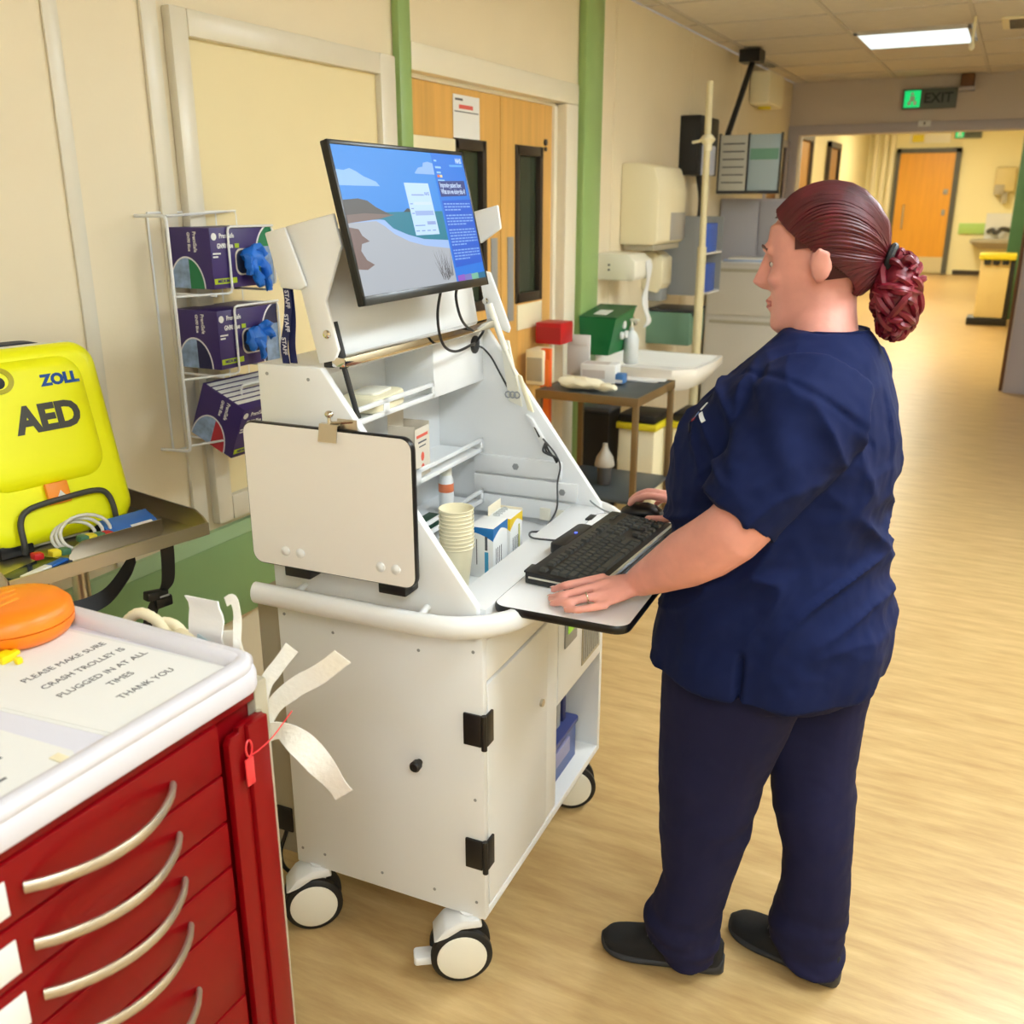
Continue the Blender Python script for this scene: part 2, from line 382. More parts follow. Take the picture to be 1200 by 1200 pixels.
MB().tube([(-2.45, 24.72, 1.0), (-2.45, 24.64, 1.02), (-2.45, 24.64, 1.5), (-2.45, 24.72, 1.52)], .02).obj('handle', M_steel, df, world=True)
f = MB(); f.box(-1.66, -1.56, 24.69, 24.72, 1.75, 1.86, .01); f.box(-1.64, -1.57, 24.69, 24.72, 1.3, 1.42, .01); f.obj('lock', M_grey, df, world=True)
g = MB(); g.box(-.12, .16, 15.5, 15.72, 0, 3.3, .02); struct(g.obj('trim_13', M_dgreen), 'dark green column behind the far pedal bin')

# ceiling with its grid and tiles
gx = [-1.86, -1.115, -.40, .315, 1.03]; x_edges = [XW]+gx+[1.5]
y0 = 6.83; pitch = .70
ce = MB(); ce.box(XW, 1.5, -4.2, YP, CEIL+.02, CEIL+.1)
ceiling = struct(ce.obj('ceiling', M_ceil, smooth=False))
ylines = [y0+pitch*k for k in range(-16, 4)]
yE = [-4.2]+[y for y in ylines if -4.2 < y < YP]+[YP]
for x in gx: MB().box(x-.012, x+.012, -4.2, YP, CEIL-.004, CEIL+.02).obj('grid_bar', M_grid, ceiling, False)
for y in yE[1:-1]: MB().box(XW, 1.5, y-.012, y+.012, CEIL-.003, CEIL+.02).obj('grid_bar', M_grid, ceiling, False)
def covered(xa, xb, ya, yb):
    for (lx, ly, lz, hx, hy, *_ ) in LIGHTS:
        if lz == CEIL and xa < lx+hx-.02 and xb > lx-hx+.02 and ya < ly+hy-.02 and yb > ly-hy+.02: return True
    return False
tile_cache = {}
for i in range(len(x_edges)-1):
    for j in range(len(yE)-1):
        xa, xb, ya, yb = x_edges[i], x_edges[i+1], yE[j], yE[j+1]
        if covered(xa, xb, ya, yb) or ya < 3.5: continue
        key = (round(xb-xa, 3), round(yb-ya, 3))
        if key not in tile_cache:
            o = MB().box(-(xb-xa)/2+.013, (xb-xa)/2-.013, -(yb-ya)/2+.013, (yb-ya)/2-.013, 0, .012).obj('ceiling_tile', M_ceil, ceiling, False); tile_cache[key] = o
        else: o = dup_data(tile_cache[key], ceiling)
        o.location = ((xa+xb)/2, (ya+yb)/2, CEIL+.003)
for i, (lx, ly, lz, hx, hy, es, colr, lab) in enumerate(LIGHTS):
    t = thing('ceiling_light', lab, 'ceiling light', (lx, ly, lz))
    m = mat('lamp_diffuser%d' % i, (255, 255, 255), .4); bb = m.node_tree.nodes['Principled BSDF']
    bb.inputs['Emission Color'].default_value = (*colr, 1); bb.inputs['Emission Strength'].default_value = es
    MB().box(-hx+.02, hx-.02, -hy+.02, hy-.02, -.014, -.006).obj('diffuser', m, t, False)
    f = MB(); f.box(-hx, hx, -hy, -hy+.02, -.016, .0); f.box(-hx, hx, hy-.02, hy, -.016, 0); f.box(-hx, -hx+.02, -hy, hy, -.016, 0); f.box(hx-.02, hx, -hy, hy, -.016, 0)
    f.obj('light_frame', M_grid, t, False)
# ------------------------------------------------------------------ workstation cart
# local frame: x = towards the person, y = along the cart's width, z up
CO = Vector((-.798, 1.443, 0)); CR = R(3)
CM = Matrix.LocRotScale(CO, Matrix.Rotation(CR, 3, 'Z'), None)
cart = thing('workstation_cart', 'large white computer workstation cart with open hutch, cupboard and casters', 'cart', CO, CR)
def cthing(name, label, cat, a, b_, z, rz=0, group=None):
    return thing(name, label, cat, CM @ Vector((a, b_, z)), CR+rz, group)
WD = .73; DP = .477
def panel(name, *a, bev=.002, m=M_white, parent=None, label=None): return MB().box(*a, bev).obj(name, m, parent or cart, label=label)
sp = panel('side_panel', -DP, 0, 0, .018, .16, .845)
panel('side_panel', -DP, 0, WD-.018, WD, .16, .845)
panel('back_panel', -DP, -DP+.015, .018, WD-.018, .16, .845)
panel('base_shelf', -DP+.015, 0, .018, WD-.018, .16, .18)
panel('partition_panel', -DP+.015, -.004, .386, .404, .18, .80)
panel('compartment_ceiling', -DP+.015, -.004, .404, WD-.018, .455, .47)
panel('interior_floor', -DP+.015, -.09, .018, WD-.018, .795, .80)
panel('apron', -.016, 0, .018, .386, .712, .80)                        # strip above the cupboard door
dr = panel('cupboard_door', -.016, .002, .019, .334, .186, .706, bev=.003)
m = MB(); m.cyl((0, .294, .526), (.008, .294, .526), .009); m.obj('lock', M_alu, dr)
panel('column_panel', -.016, -.001, .338, .402, .186, .80)
up_ = panel('equipment_panel', -.016, .0, .405, WD-.02, .462, .80)
f = MB(); f.box(0, .004, .44, .52, .592, .665, .002); f.obj('display_bezel', M_grey, up_)
f = MB(); f.box(.004, .006, .455, .505, .625, .655, .001); f.obj('status_display', flat('lime_display', (168, 220, 60), .7), up_)
vn = MB(); vn.box(0, .002, .565, .70, .49, .62, .0008); vn = vn.obj('vent_plate', M_khaki, up_)
for i in range(8): MB().box(.002, .0035, .572+.0155*i, .58+.0155*i, .5, .61).obj('vent_slat', M_grey, vn, False)
# hinges: two black butt hinges wrapped round the corner
for z in (.612, .322):
    h = MB(); h.box(-.042, -.003, -.006, 0, z-.035, z+.035, .002); h.box(.002, .008, .003, .032, z-.035, z+.035, .002); h.cyl((.003, -.003, z-.04), (.003, -.003, z+.036), .006)
    h.obj('hinge', M_black, dr)
kn = MB(); kn.lathe([(.007, 0), (.007, .006), (.011, .009), (.012, .022), (.009, .026), (0, .027)], 20, frame((-.146, 0, .506), (1, 0, 0), (0, 0, 1)) )
kn.obj('door_stop', M_black, cart)
sc = MB()
for a, z in ((-.02, .78), (-.14, .76), (-.34, .76), (-.46, .78), (-.02, .45), (-.02, .2), (-.12, .2), (-.25, .2), (-.40, .2), (-.46, .2)):
    sc.cyl((a, -.0012, z), (a, .001, z), .0035, n=8)
for a, z in ((-.455, 1.285), (-.36, 1.28), (-.05, .83)): sc.cyl((a, -.0012, z), (a, .001, z), .0035, n=8)
sc.obj('screw_heads', M_grey, sp)
# rear housing with power inlet and lead
rh = MB().box(-.58, -DP, .06, WD-.06, .12, .79, .004).obj('rear_housing', M_khaki, cart)
MB().box(-.575, -.53, .055, .061, .18, .245, .002).obj('power_inlet', M_black, rh)
MB().tube(bez([(-.55, .058, .18), (-.56, .04, .12), (-.545, .05, .07), (-.50, .10, .03)], 6), .005).obj('power_lead', M_black, rh)
# hutch
prof = [(-DP, .80), (-DP, 1.303), (-.332, 1.303), (-.012, .872), (-.012, .80)]
MB().prism(prof, 0, .018, 'xz', .002).obj('hutch_side', M_white, cart)
fs = MB().prism(prof, WD-.018, WD, 'xz', .002).obj('hutch_side', M_white, cart)
panel('hutch_back', -DP, -DP+.012, .018, WD-.018, .84, 1.29)
panel('hutch_top', -DP, -.335, .018, WD-.018, 1.287, 1.303)
panel('deck_rail', -.085, -.001, .018, WD-.018, .80, .864)                   # the ledge the keyboard tray hinges on
# slatted rails on the inner face of the far side
for z0, z1 in ((.925, .972), (.872, .918), (.815, .865)):
    rl = MB().box(-.36, -.07 if z0 < .9 else -.115, WD-.03, WD-.018, z0, z1, .002).obj('inner_rail', M_white, fs)
    m = MB(); m.lathe([(.009, 0), (.009, .003), (.005, .004)], 6, frame((-.24 if z0 > .9 else -.11, WD-.03, (z0+z1)/2), (1, 0, 0), (0, 0, 1))); m.obj('hex_bolt', M_grey, rl)
for k in range(3): MB().box(-.17+.045*k, -.14+.045*k, WD-.036, WD-.03, .815, .848, .002).obj('catch', M_white2, fs)
# shelves with slotted front lips
def shelf(b0, b1, z, a=-.335, hgt=.036):
    s = MB().box(-DP+.012, a, b0, b1, z, z+.004).obj('shelf', M_white, cart, False)
    l = MB(); l.box(a-.003, a+.003, b0, b1, z, z+.011, .001); l.box(a-.003, a+.003, b0, b1, z+hgt-.010, z+hgt, .001)
    n = 2; L_ = b1-b0
    for k in range(n+1):
        c = b0+L_*k/n; l.box(a-.003, a+.003, max(b0, c-.012), min(b1, c+.012), z, z+hgt, .001)
    l.obj('shelf_lip', M_white, s)
    return s
s1 = shelf(.018, .446, 1.168); shelf(.018, WD-.03, .98); shelf(.018, WD-.03, .842)
MB().cyl((-.331, .05, 1.186), (-.33, .05, 1.186), .008, n=16).obj('blue_sticker', M_lblue, s1)
hb = panel('monitor_arm_box', -DP+.012, -.335, .446, WD-.018, 1.165, 1.287)
m = MB(); m.lathe([(.022, 0), (.022, .004), (.015, .006), (.006, .003)], 24, frame((-.335, .66, 1.262), (0, 1, 0), (0, 0, 1))); m.obj('cable_grommet', M_black, hb)
st = MB(); st.box(-.318, -.288, .018, WD-.018, 1.304, 1.322, .002, M=None); st.obj('piano_hinge', M_chrome, cart)
# raised lid behind the monitor: tilted panel, side flanges, outer tabs
lid = MB().prism([(-.352, 1.315), (-.343, 1.312), (-.385, 1.545), (-.396, 1.55)], .03, WD-.03, 'xz', .002).obj('lid_panel', M_white, cart)
flp = [(-.402, 1.556), (-.296, 1.580), (-.282, 1.524), (-.322, 1.425), (-.300, 1.336), (-.310, 1.316), (-.345, 1.308)]
MB().prism(flp, .016, .026, 'xz', .003).obj('lid_flange', M_white, lid)
MB().prism([(-.375, 1.50), (-.36, 1.575), (-.291, 1.592), (-.282, 1.538), (-.335, 1.503)], WD-.026, WD-.016, 'xz', .003).obj('lid_flange', M_white, lid)
MB().prism([(-.345, 1.44), (-.312, 1.434), (-.258, 1.30), (-.262, 1.288), (-.32, 1.31)], WD-.026, WD-.016, 'xz', .003).obj('lid_arm', M_white, lid)
for b0 in (.004, WD-.010): MB().prism([(-.44, 1.545), (-.395, 1.556), (-.355, 1.452), (-.37, 1.444), (-.412, 1.447)], b0, b0+.008, 'xz', .003).obj('lid_tab', M_white, lid)
for b0 in (.012, WD-.03): 
    m = MB(); m.lathe([(.008, 0), (.008, .003), (.004, .005)], 16, frame((-.322, b0+.004 if b0 < .1 else b0, 1.365), (1, 0, 0), (0, 0, 1))); m.obj('pivot_bolt', M_chrome, lid)
MB().box(-.336, -.315, .018, .034, 1.302, 1.32, .002).obj('hinge_block', M_black, lid)
m = MB(); m.box(-.384, -.362, .018, .035, 1.50, 1.528, .003); m.obj('flange_slot', M_grey, lid)
m = MB(); m.cyl((-.322, .036, 1.385), (-.302, .036, 1.30), .009, n=12); m.cyl((-.302, .036, 1.30), (-.276, .036, 1.205), .0055, n=12); m.obj('gas_strut', M_black, cart)
m = MB(); m.cyl((-.305, WD-.045, 1.36), (-.262, WD-.045, 1.25), .008, n=12); m.cyl((-.262, WD-.045, 1.25), (-.236, WD-.036, 1.185), .005, n=12); m.obj('gas_strut', M_white2, cart)
# accessories on the far side: white cable holder and hub
hub = MB(); hub.prism([(-.285, 1.27), (-.262, 1.27), (-.225, 1.105), (-.262, 1.118)], WD-.026, WD-.018, 'xz', .002); hub = hub.obj('cable_holder', M_white2, fs)
MB().prism([(-.236, 1.19), (-.224, 1.185), (-.190, 1.095), (-.206, 1.10)], WD-.034, WD-.026, 'xz', .002).obj('clip_arm', M_cream, hub)
for k in range(3):
    m = MB(); m.tube([(-.262+.012*k+.008*math.cos(t*PI/4), WD-.028, 1.135+.008*math.sin(t*PI/4)) for t in range(8)], .002, 6, closed=True); m.obj('cable_loop', M_grey, hub)
uh = MB().prism([(-.214, 1.088), (-.196, 1.078), (-.148, 1.005), (-.164, 1.0)], WD-.030, WD-.018, 'xz', .002).obj('socket_strip', M_white, fs)
MB().prism([(-.19, 1.058), (-.186, 1.056), (-.172, 1.034), (-.176, 1.032)], WD-.0315, WD-.0295, 'xz').obj('socket', M_black, uh, False)
# handle rail round three sides
def handle_path():
    p = [(-.478, -.048, .842), (-.13, -.048, .842)]
    for k in range(1, 9): t = k/8*PI/2; p.append((-.10+.165*math.sin(t), .117-.165*math.cos(t), .842))
    q = [(x, WD-y, z) for x, y, z in reversed(p)]
    return p+q
MB().tube([(-.49, -.048, .842)]+handle_path()+[(-.49, WD+.048, .842)], (.017, .023), 14, up=(0, 0, 1)).obj('handle_rail', M_white, cart)
for bb_ in (0, WD):
    for a in (-.40, -.117): 
        sgn = -1 if bb_ == 0 else 1
        MB().cyl((a, bb_, .856), (a, bb_+sgn*.045, .846), .007, n=12).obj('rail_standoff', M_white, cart)
MB().prism([(-.10, .03), (.058, .10), (.062, WD-.10), (-.10, WD-.03)], .828, .846, 'xy', .002).obj('front_deck', M_white, cart)
# keyboard tray: white laminate with black edging
tr = MB().rbox(0, .268, .042, .668, .850, .866, .028, 'z').obj('keyboard_tray', mat('tray_laminate', (246, 246, 246), .35), cart)
ed = []
def rrect(x0, x1, y0, y1, r, n=6):
    o = []
    for cx, cy, a0 in ((x1-r, y1-r, 0), (x0+r, y1-r, 90), (x0+r, y0+r, 180), (x1-r, y0+r, 270)):
        for k in range(n+1): t = R(a0+90*k/n); o.append((cx+r*math.cos(t), cy+r*math.sin(t)))
    return o
MB().tube([(x, y, .858) for x, y in rrect(0, .268, .042, .668, .028)], (.003, .0085), 8, closed=True, up=(0, 0, 1)).obj('tray_edging', M_edge, tr)
MB().box(-.012, .004, .225, .268, .862, .868, .001).obj('tray_hinge', M_black, tr)
for y in (.62,): MB().box(-.012, .004, y-.02, y+.02, .862, .868, .001).obj('tray_hinge', M_black, tr)
# folded writing board on the cart's near side
wb = MB().rbox(-.482, -.112, -.052, -.040, .914, 1.199, .022, 'y').obj('side_board', mat('side_board_laminate', (240, 236, 232), .4), cart)
MB().tube([(x, -.0445, z) for x, z in rrect(-.482, -.112, .914, 1.199, .022)], (.0030, .0078), 8, closed=True, up=(0, 1, 0)).obj('board_edging', M_edge, wb)
for a in (-.402, -.367, -.185, -.152):
    m = MB(); m.lathe([(.0095, 0), (.0095, .003), (.007, .0055), (0, .0065)], 20, frame((a, -.052, .947), (1, 0, 0), (0, 0, 1))); m.obj('cap_nut', M_white, wb)
for a in (-.381, -.165):
    m = MB(); m.box(a-.03, a+.03, -.05, 0, .892, .914, .003); m.cyl((a-.03, -.03, .903), (a+.03, -.03, .903), .008, n=12); m.obj('board_hinge', M_black, cart)
# casters
def caster(a, b_, rz):
    r = .066
    c = thing_part('caster', cart, (a, b_, 0), rz)
    for s_ in (-1, 1):
        w_ = MB(); w_.lathe([(.02, -.011), (r-.006, -.011), (r, -.006), (r, .006), (r-.006, .011), (.02, .011)], 36, frame((0, s_*.022, r), (1, 0, 0), (0, 0, 1)))
        tw = w_.obj('tyre', M_rubber, c)
        d_ = MB(); d_.lathe([(r-.012, 0), (r-.013, .004), (r-.02, .0065), (0, .0075)], 36, frame((0, s_*.031, r), (1, 0, 0), (0, 0, 1)) @ Matrix.Rotation(PI if s_ > 0 else 0, 4, 'X'))
        d_.obj('hub_cap', M_cream if False else M_white2, c)
    fk = MB()
    pr_ = [(-.045, .10), (-.03, .135), (.005, .158), (.034, .158), (.034, .13), (.02, r), (-.012, r-.012), (-.05, r)]
    fk.prism(pr_, -.0105, .0105, 'xz', .003)
    fk.prism([(-.06, .11), (-.035, .142), (.0, .160), (.04, .160), (.045, .140), (.0, .138), (-.03, .12)], -.034, .034, 'xz', .004)
    fk.cyl((.02, 0, .15), (.02, 0, .165), .022)
    fk.obj('fork', M_white, c)
    MB().rbox(-.102, -.05, -.018, .018, .042, .062, .008, 'z', .003, M=Matrix.Translation((0, 0, 0))).obj('brake_pedal', M_white, c)
    return c
def thing_part(name, parent, loc, rz):
    o = bpy.data.objects.new(name, None); COL.objects.link(o); o.empty_display_size = .02; o.parent = parent; o.location = loc; o.rotation_euler = (0, 0, rz); return o
caster(-.062, .004, R(32)); caster(-.445, .004, R(38)); caster(-.062, WD-.05, R(25)); caster(-.43, WD-.05, R(25))

# ---- monitor
mon = cthing('computer_monitor', 'black-framed computer screen showing a beach picture, mounted on the cart', 'monitor', -.27, .2755, 1.423)
mt = V(-.3, 0, 1.704)-V(-.237, 0, 1.42); mh = mt.length; upv = mt.normalized()
# local: origin at bottom centre; x' = +y (screen right), y' = up, z' = out of the screen
SM = frame((-.237+.27, 0, -.003), (0, 1, 0), upv)
W2 = .2615
MB().box(-W2, W2, 0, mh, -.015, -.001, .003, M=SM).obj('housing', M_black, mon)
bz = MB()
for a in ((-W2, W2, 0, .017), (-W2, W2, mh-.008, mh), (-W2, -W2+.007, 0, mh), (W2-.007, W2, 0, mh)): bz.box(a[0], a[1], a[2], a[3], -.004, .0015, .0008, M=SM)
bz.obj('bezel', mat('bezel_black', (26, 28, 28), .3), mon)
MB().box(-.09, .09, mh*.25, mh*.8, -.05, -.015, .006, M=SM).obj('mount_block', M_black, mon)
MB().cyl(SM @ V(-.05, mh*.55, -.05), SM @ V(-.05, mh*.55, -.085), .025).obj('mount_arm', M_black, mon)
# picture on the panel: thin printed shapes one over the other
px0, px1, py0, py1 = -W2+.007, W2-.007, .017, mh-.008
PW, PH = px1-px0, py1-py0
def pic(name, poly, colr, lay, k=.9, parent=None):     # poly in 0..1, y down
    pts = [(px0+PW*x, py1-PH*y) for x, y in poly]
    return MB().prism(pts, .0002+.0001*lay, .00025+.0001*lay, 'xy', M=SM).obj(name, flat(name+'_glow_%d' % random.randrange(10**6), colr, k), parent, False)
sk = bpy.data.materials.new('screen_sky'); sk.use_nodes = True
panel_ = pic('screen', [(0, 0), (1, 0), (1, 1), (0, 1)], (52, 146, 236), 0, .9, mon)
def P_(name, poly, colr, lay, k=.9): return pic(name, poly, colr, lay, k, panel_)
P_('sea', [(.1, .445), (.72, .445), (.72, .72), (.3, .66)], (10, 128, 152), 1)
P_('surf', [(.0, .50), (.22, .495), (.25, .50), (.30, .56), (.40, .61), (.52, .65), (.72, .67), (.72, .78), (0, .8)], (164, 196, 246), 2)
P_('sand', [(0, .515), (.19, .505), (.24, .54), (.30, .60), (.40, .66), (.52, .70), (.72, .735), (.72, 1), (0, 1)], (178, 184, 192), 3)
P_('hill', [(0, .36), (.10, .35), (.16, .365), (.21, .41), (.27, .445), (.30, .46), (.25, .475), (.0, .48)], (92, 88, 84), 3)
P_('shore', [(0, .46), (.12, .45), (.33, .465), (.22, .49), (0, .515)], (132, 112, 104), 4)
P_('islet', [(.40, .447), (.435, .42), (.46, .425), (.47, .447)], (70, 74, 70), 4)
P_('rocks', [(0, .54), (.06, .555), (.075, .60), (.115, .64), (.06, .655), (.045, .70), (.07, .765), (.115, .80), (.06, .83), (.0, .82)], (128, 104, 98), 5)
P_('cloud', [(0, .16), (.05, .165), (.09, .15), (.13, .17), (.17, .20), (.25, .235), (.27, .265), (0, .265)], (152, 198, 250), 2)
P_('cloud', [(.555, .16), (.59, .12), (.63, .11), (.64, .08), (.68, .07), (.72, .08), (.72, .165), (.56, .165)], (150, 192, 250), 2)
P_('side_panel', [(.72, 0), (1, 0), (1, 1), (.72, 1)], (14, 122, 232), 4)
P_('title_box', [(.735, .215), (.975, .205), (.975, .325), (.735, .335)], (36, 54, 130), 5)
P_('body_box', [(.735, .365), (1, .355), (1, .87), (.735, .89)], (10, 92, 214), 5)
for i, (a, b_, c_) in enumerate(((.735, .80, (148, 88, 200)), (.80, .865, (120, 120, 196)), (.865, .93, (120, 190, 160)), (.93, 1., (14, 110, 150)))): P_('colour_chip', [(a, .955), (b_, .95), (b_, 1), (a, 1)], c_, 6)
P_('dialog', [(.45, .235), (.645, .235), (.655, .62), (.46, .62)], (190, 220, 255), 6, 1.0)
P_('dialog_field', [(.49, .44), (.64, .44), (.64, .475), (.492, .475)], (160, 186, 238), 7)
P_('dialog_button', [(.57, .52), (.64, .52), (.641, .545), (.571, .545)], (150, 172, 228), 7)
P_('dialog_bar', [(.495, .375), (.635, .375), (.636, .395), (.496, .395)], (214, 234, 255), 7)
for i in range(4): P_('dialog_line', [(.468+.045*i, .585), (.496+.045*i, .585), (.496+.045*i, .592), (.468+.045*i, .592)], (120, 150, 215), 7)
P_('dialog_line', [(.47, .545), (.55, .545), (.55, .552), (.47, .552)], (120, 150, 215), 7)
gm = flat('reed_dark', (92, 90, 94), .8); rd = MB()
for i in range(26):
    x0_ = .60+.10*random.random(); x1_ = x0_+random.uniform(-.05, .05); yb_ = .93+.05*random.random(); yt_ = .72+.14*random.random()
    rd.prism([(px0+PW*(x0_-.002), py1-PH*yb_), (px0+PW*(x0_+.002), py1-PH*yb_), (px0+PW*min(x1_, .715), py1-PH*yt_)], .0007, .0008, 'xy', M=SM)
rd.obj('reeds', gm, panel_, False)
tw_ = flat('screen_white_ink', (205, 226, 255), .95)
def stext(body, x, y, size, align='LEFT', m=tw_, bold=0, sx=1):
    text('lettering', body, size, m, panel_, SM @ Matrix.Translation((px0+PW*x, py1-PH*y, .0011)), align, bold, sx=sx, ext=.00005)
stext('Improving patient flow:', .745, .245, .0145, bold=.0003, sx=.72); stext('What are we doing this 4?', .745, .295, .0145, bold=.0003, sx=.72)
lg = MB()
for (x_, wd_, yy_, hh_) in ((.735, .022, .05, .014), (.735, .05, .10, .016), (.74, .036, .14, .014), (.738, .058, .202, .010)):
    lg.prism([(px0+PW*x_, py1-PH*yy_), (px0+PW*(x_+wd_), py1-PH*yy_), (px0+PW*(x_+wd_), py1-PH*(yy_+hh_)), (px0+PW*x_, py1-PH*(yy_+hh_))], .0009, .00095, 'xy', M=SM)
lg.obj('logo_lines', flat('logo_white', (150, 205, 255), .95), panel_, False)
stext('NHS', .955, .05, .014, 'CENTER', bold=.0006); P_('logo_line', [(.865, .082), (.985, .078), (.985, .094), (.865, .098)], (96, 178, 250), 6)
P_('logo_chip', [(.74, .165), (.76, .165), (.76, .185), (.74, .185)], (236, 120, 60), 6); P_('logo_chip', [(.763, .165), (.783, .165), (.783, .185), (.763, .185)], (240, 220, 150), 6)
stext('NHS', .615, .315, .010, 'CENTER', flat('dialog_ink', (70, 100, 200), .8)); P_('dialog_line', [(.49, .318), (.59, .318), (.59, .328), (.49, .328)], (150, 170, 230), 7)
for yy_ in (.385, .42, .455): P_('dialog_line', [(.466, yy_), (.486, yy_), (.486, yy_+.007), (.466, yy_+.007)], (130, 150, 220), 7)
tl = MB(); y_ = .385
for grp in (3, 4, 6, 4):
    for k in range(grp):
        ln = .25*(1-(random.uniform(.3, .6) if k == grp-1 else random.uniform(0, .06))); sl = .002
        xx = .745
        while xx < .745+ln:
            wl_ = random.uniform(.012, .035); xe = min(xx+wl_, .99)
            tl.prism([(px0+PW*xx, py1-PH*y_), (px0+PW*xe, py1-PH*y_), (px0+PW*xe, py1-PH*(y_+.010)), (px0+PW*xx, py1-PH*(y_+.010))], .0009, .00095, 'xy', M=SM); xx = xe+.006
        y_ += .0235
    y_ += .02
tl.obj('text_lines', flat('screen_small_ink', (140, 184, 248), .9), panel_, False)
# monitor leads to the grommet
for k, (yo, pts) in enumerate((('left', [(-.255, .35, 1.44), (-.27, .352, 1.37), (-.275, .38, 1.305), (-.285, .46, 1.275), (-.30, .58, 1.275), (-.333, .652, 1.263)]),
                    ('right', [(-.255, .43, 1.44), (-.268, .435, 1.40), (-.275, .475, 1.345), (-.29, .56, 1.31), (-.305, .65, 1.30), (-.333, .668, 1.268)]))):
    cb = MB().tube(bez(pts, 8), .0032, 8); cb = cb.obj('monitor_cable', M_black)
    cb.matrix_world = CM; tag(cb, ('long sagging ' if k == 0 else 'short ')+'black lead from under the screen to the round grommet, '+yo+' one', 'cable', 'leads under the screen')
# ---- keyboard
kb = cthing('computer_keyboard', 'black computer keyboard with silver front edge on the white tray', 'keyboard', .112, .385, .867, R(-4.5))
KB = Matrix.Rotation(R(-3.5), 4, 'Y')       # front lower than back
# local: x towards person, y along the length (left end negative)
kbody = MB(); kbody.prism([(-.078, 0), (.082, 0), (.084, .012), (.074, .019), (-.05, .026), (-.078, .026)], -.228, .222, 'xz', .003); kbody.obj('case', M_black, kb)
MB().rbox(-.108, -.07, -.06, .10, .004, .027, .014, 'z', .003).obj('raised_back', M_black, kb)
m = MB(); m.box(.0745, .0795, -.226, .220, .012, .0195, .001); m.box(-.07, .08, -.2295, -.2255, .0125, .0165, .001); m.obj('silver_trim', mat('silver_trim', (206, 204, 190), .3, metal=.4), kb)
key_src = {}
mk = mat('key_black', (58, 60, 57), .5, bump=.04, bscale=400)
def key(x, y, w_, d_=.0165):
    kk = (round(w_, 4), round(d_, 4)); z = .0255-.0052*(x+.05)/.124
    if kk not in key_src:
        q = MB(); hw, hd = w_/2, d_/2
        q.ring_loft([[(-hd, -hw, 0), (hd, -hw, 0), (hd, hw, 0), (-hd, hw, 0)], [(-hd+.002, -hw+.0025, .0065), (hd-.0025, -hw+.0025, .0058), (hd-.0025, hw-.0025, .0058), (-hd+.002, hw-.0025, .0065)]])
        key_src[kk] = o = q.obj('key', mk, kb, False)
    else: o = dup_data(key_src[kk], kb)
    o.location = (x, y, z); o.rotation_euler = (0, R(2.4), 0)
u = .0182
ys = -.215
rows = [(-.046, [1, 0, 1, 1, 1, 1, -.5, 1, 1, 1, 1, -.5, 1, 1, 1, 1]), (-.020, [1]*13+[2]), (-.0015, [1.5]+[1]*12+[1.5]), (.017, [1.75]+[1]*12+[1.25]), (.0355, [1.25]+[1]*11+[2.75]), (.054, [1.5, 1.25, 1.5, 5.5, 1.5, 1.25, 1.5, 1])]
for x, ws in rows:
    y = ys
    for w_ in ws:
        if w_ > 0: key(x, y+w_*u/2, w_*u-.0018)
        y += abs(w_)*u if w_ else u
    for k in range(3):
        if x in (.0355,) and k != 1: continue
        if x == .017: continue
        key(x, ys+15.45*u+k*u+u/2, u-.0018)
    if x > -.04:
        for k in range(4):
            if x == .054 and k == 1: continue
            key(x, ys+18.9*u+k*u+u/2, u-.0018)
for k in range(4): MB().box(-.058, -.048, .155+.013*k, .164+.013*k, .0262, .0285, .001).obj('media_key', mk, kb)
MB().box(-.088, -.082, .028, .034, .0265, .0285, .0008).obj('indicator_light', flat('blue_led', (70, 90, 255), 3), kb)
# ---- mouse
ms = cthing('computer_mouse', 'black computer mouse under the right hand', 'mouse', .118, .652, .867, R(10))
mm = MB(); rings = []
for t, hw, hh in ((-.055, .008, .010), (-.052, .022, .020), (-.04, .030, .028), (-.015, .031, .036), (.01, .030, .037), (.03, .029, .031), (.045, .023, .022), (.052, .008, .010)):
    rings.append([(t, hw*math.cos(2*PI*k/20), max(0.0, .004+hh*.5+hh*.55*math.sin(2*PI*k/20)) if math.sin(2*PI*k/20) > -.5 else 0) for k in range(20)])
mm.ring_loft(rings); mm.obj('shell', M_black, ms)
m = MB(); m.cyl((-.032, -.004, .031), (-.032, .004, .031), .009, n=16); m.obj('scroll_wheel', M_dgrey, ms)
cb = MB().tube(bez([(.062, .652, .874), (.03, .655, .873), (-.005, .68, .874), (-.03, .70, .878), (-.05, .735, .87), (-.05, .75, .80)], 8), .0022, 8).obj('mouse_cable', M_grey)
cb.matrix_world = CM; tag(cb, 'thin grey mouse lead curving off the back of the keyboard tray', 'cable')
cb = MB().tube(bez([(.028, .42, .873), (-.02, .41, .873), (-.075, .42, .868), (-.10, .47, .862), (-.105, .56, .84), (-.11, .66, .86), (-.12, .69, .92), (-.115, .695, .965), (-.13, .697, .995), (-.15, .70, 1.015), (-.165, .70, 1.03)], 10), .0024, 8).obj('keyboard_cable', M_dgrey)
cb.matrix_world = CM; tag(cb, 'grey keyboard lead rising inside the hutch to the socket strip', 'cable')
m = MB()
for k in range(3): m.tube(bez([(-.158, .699, 1.02), (-.145-.006*k, .694-.004*k, 1.0), (-.132+.004*k, .695, .985), (-.126, .698, .972)], 6), .0028, 8)
cb = m.obj('cable_bundle', M_black); cb.matrix_world = CM; tag(cb, 'short bundled black plug leads below the socket strip', 'cable')
cb = MB().tube(bez([(-.333, .668, 1.258), (-.325, .688, 1.25), (-.31, .705, 1.225), (-.29, .708, 1.19), (-.265, .708, 1.15)], 8), .0024, 8).obj('cable', M_black)
cb.matrix_world = CM; tag(cb, 'thin black wire running from the grommet down to the cable holder', 'cable')
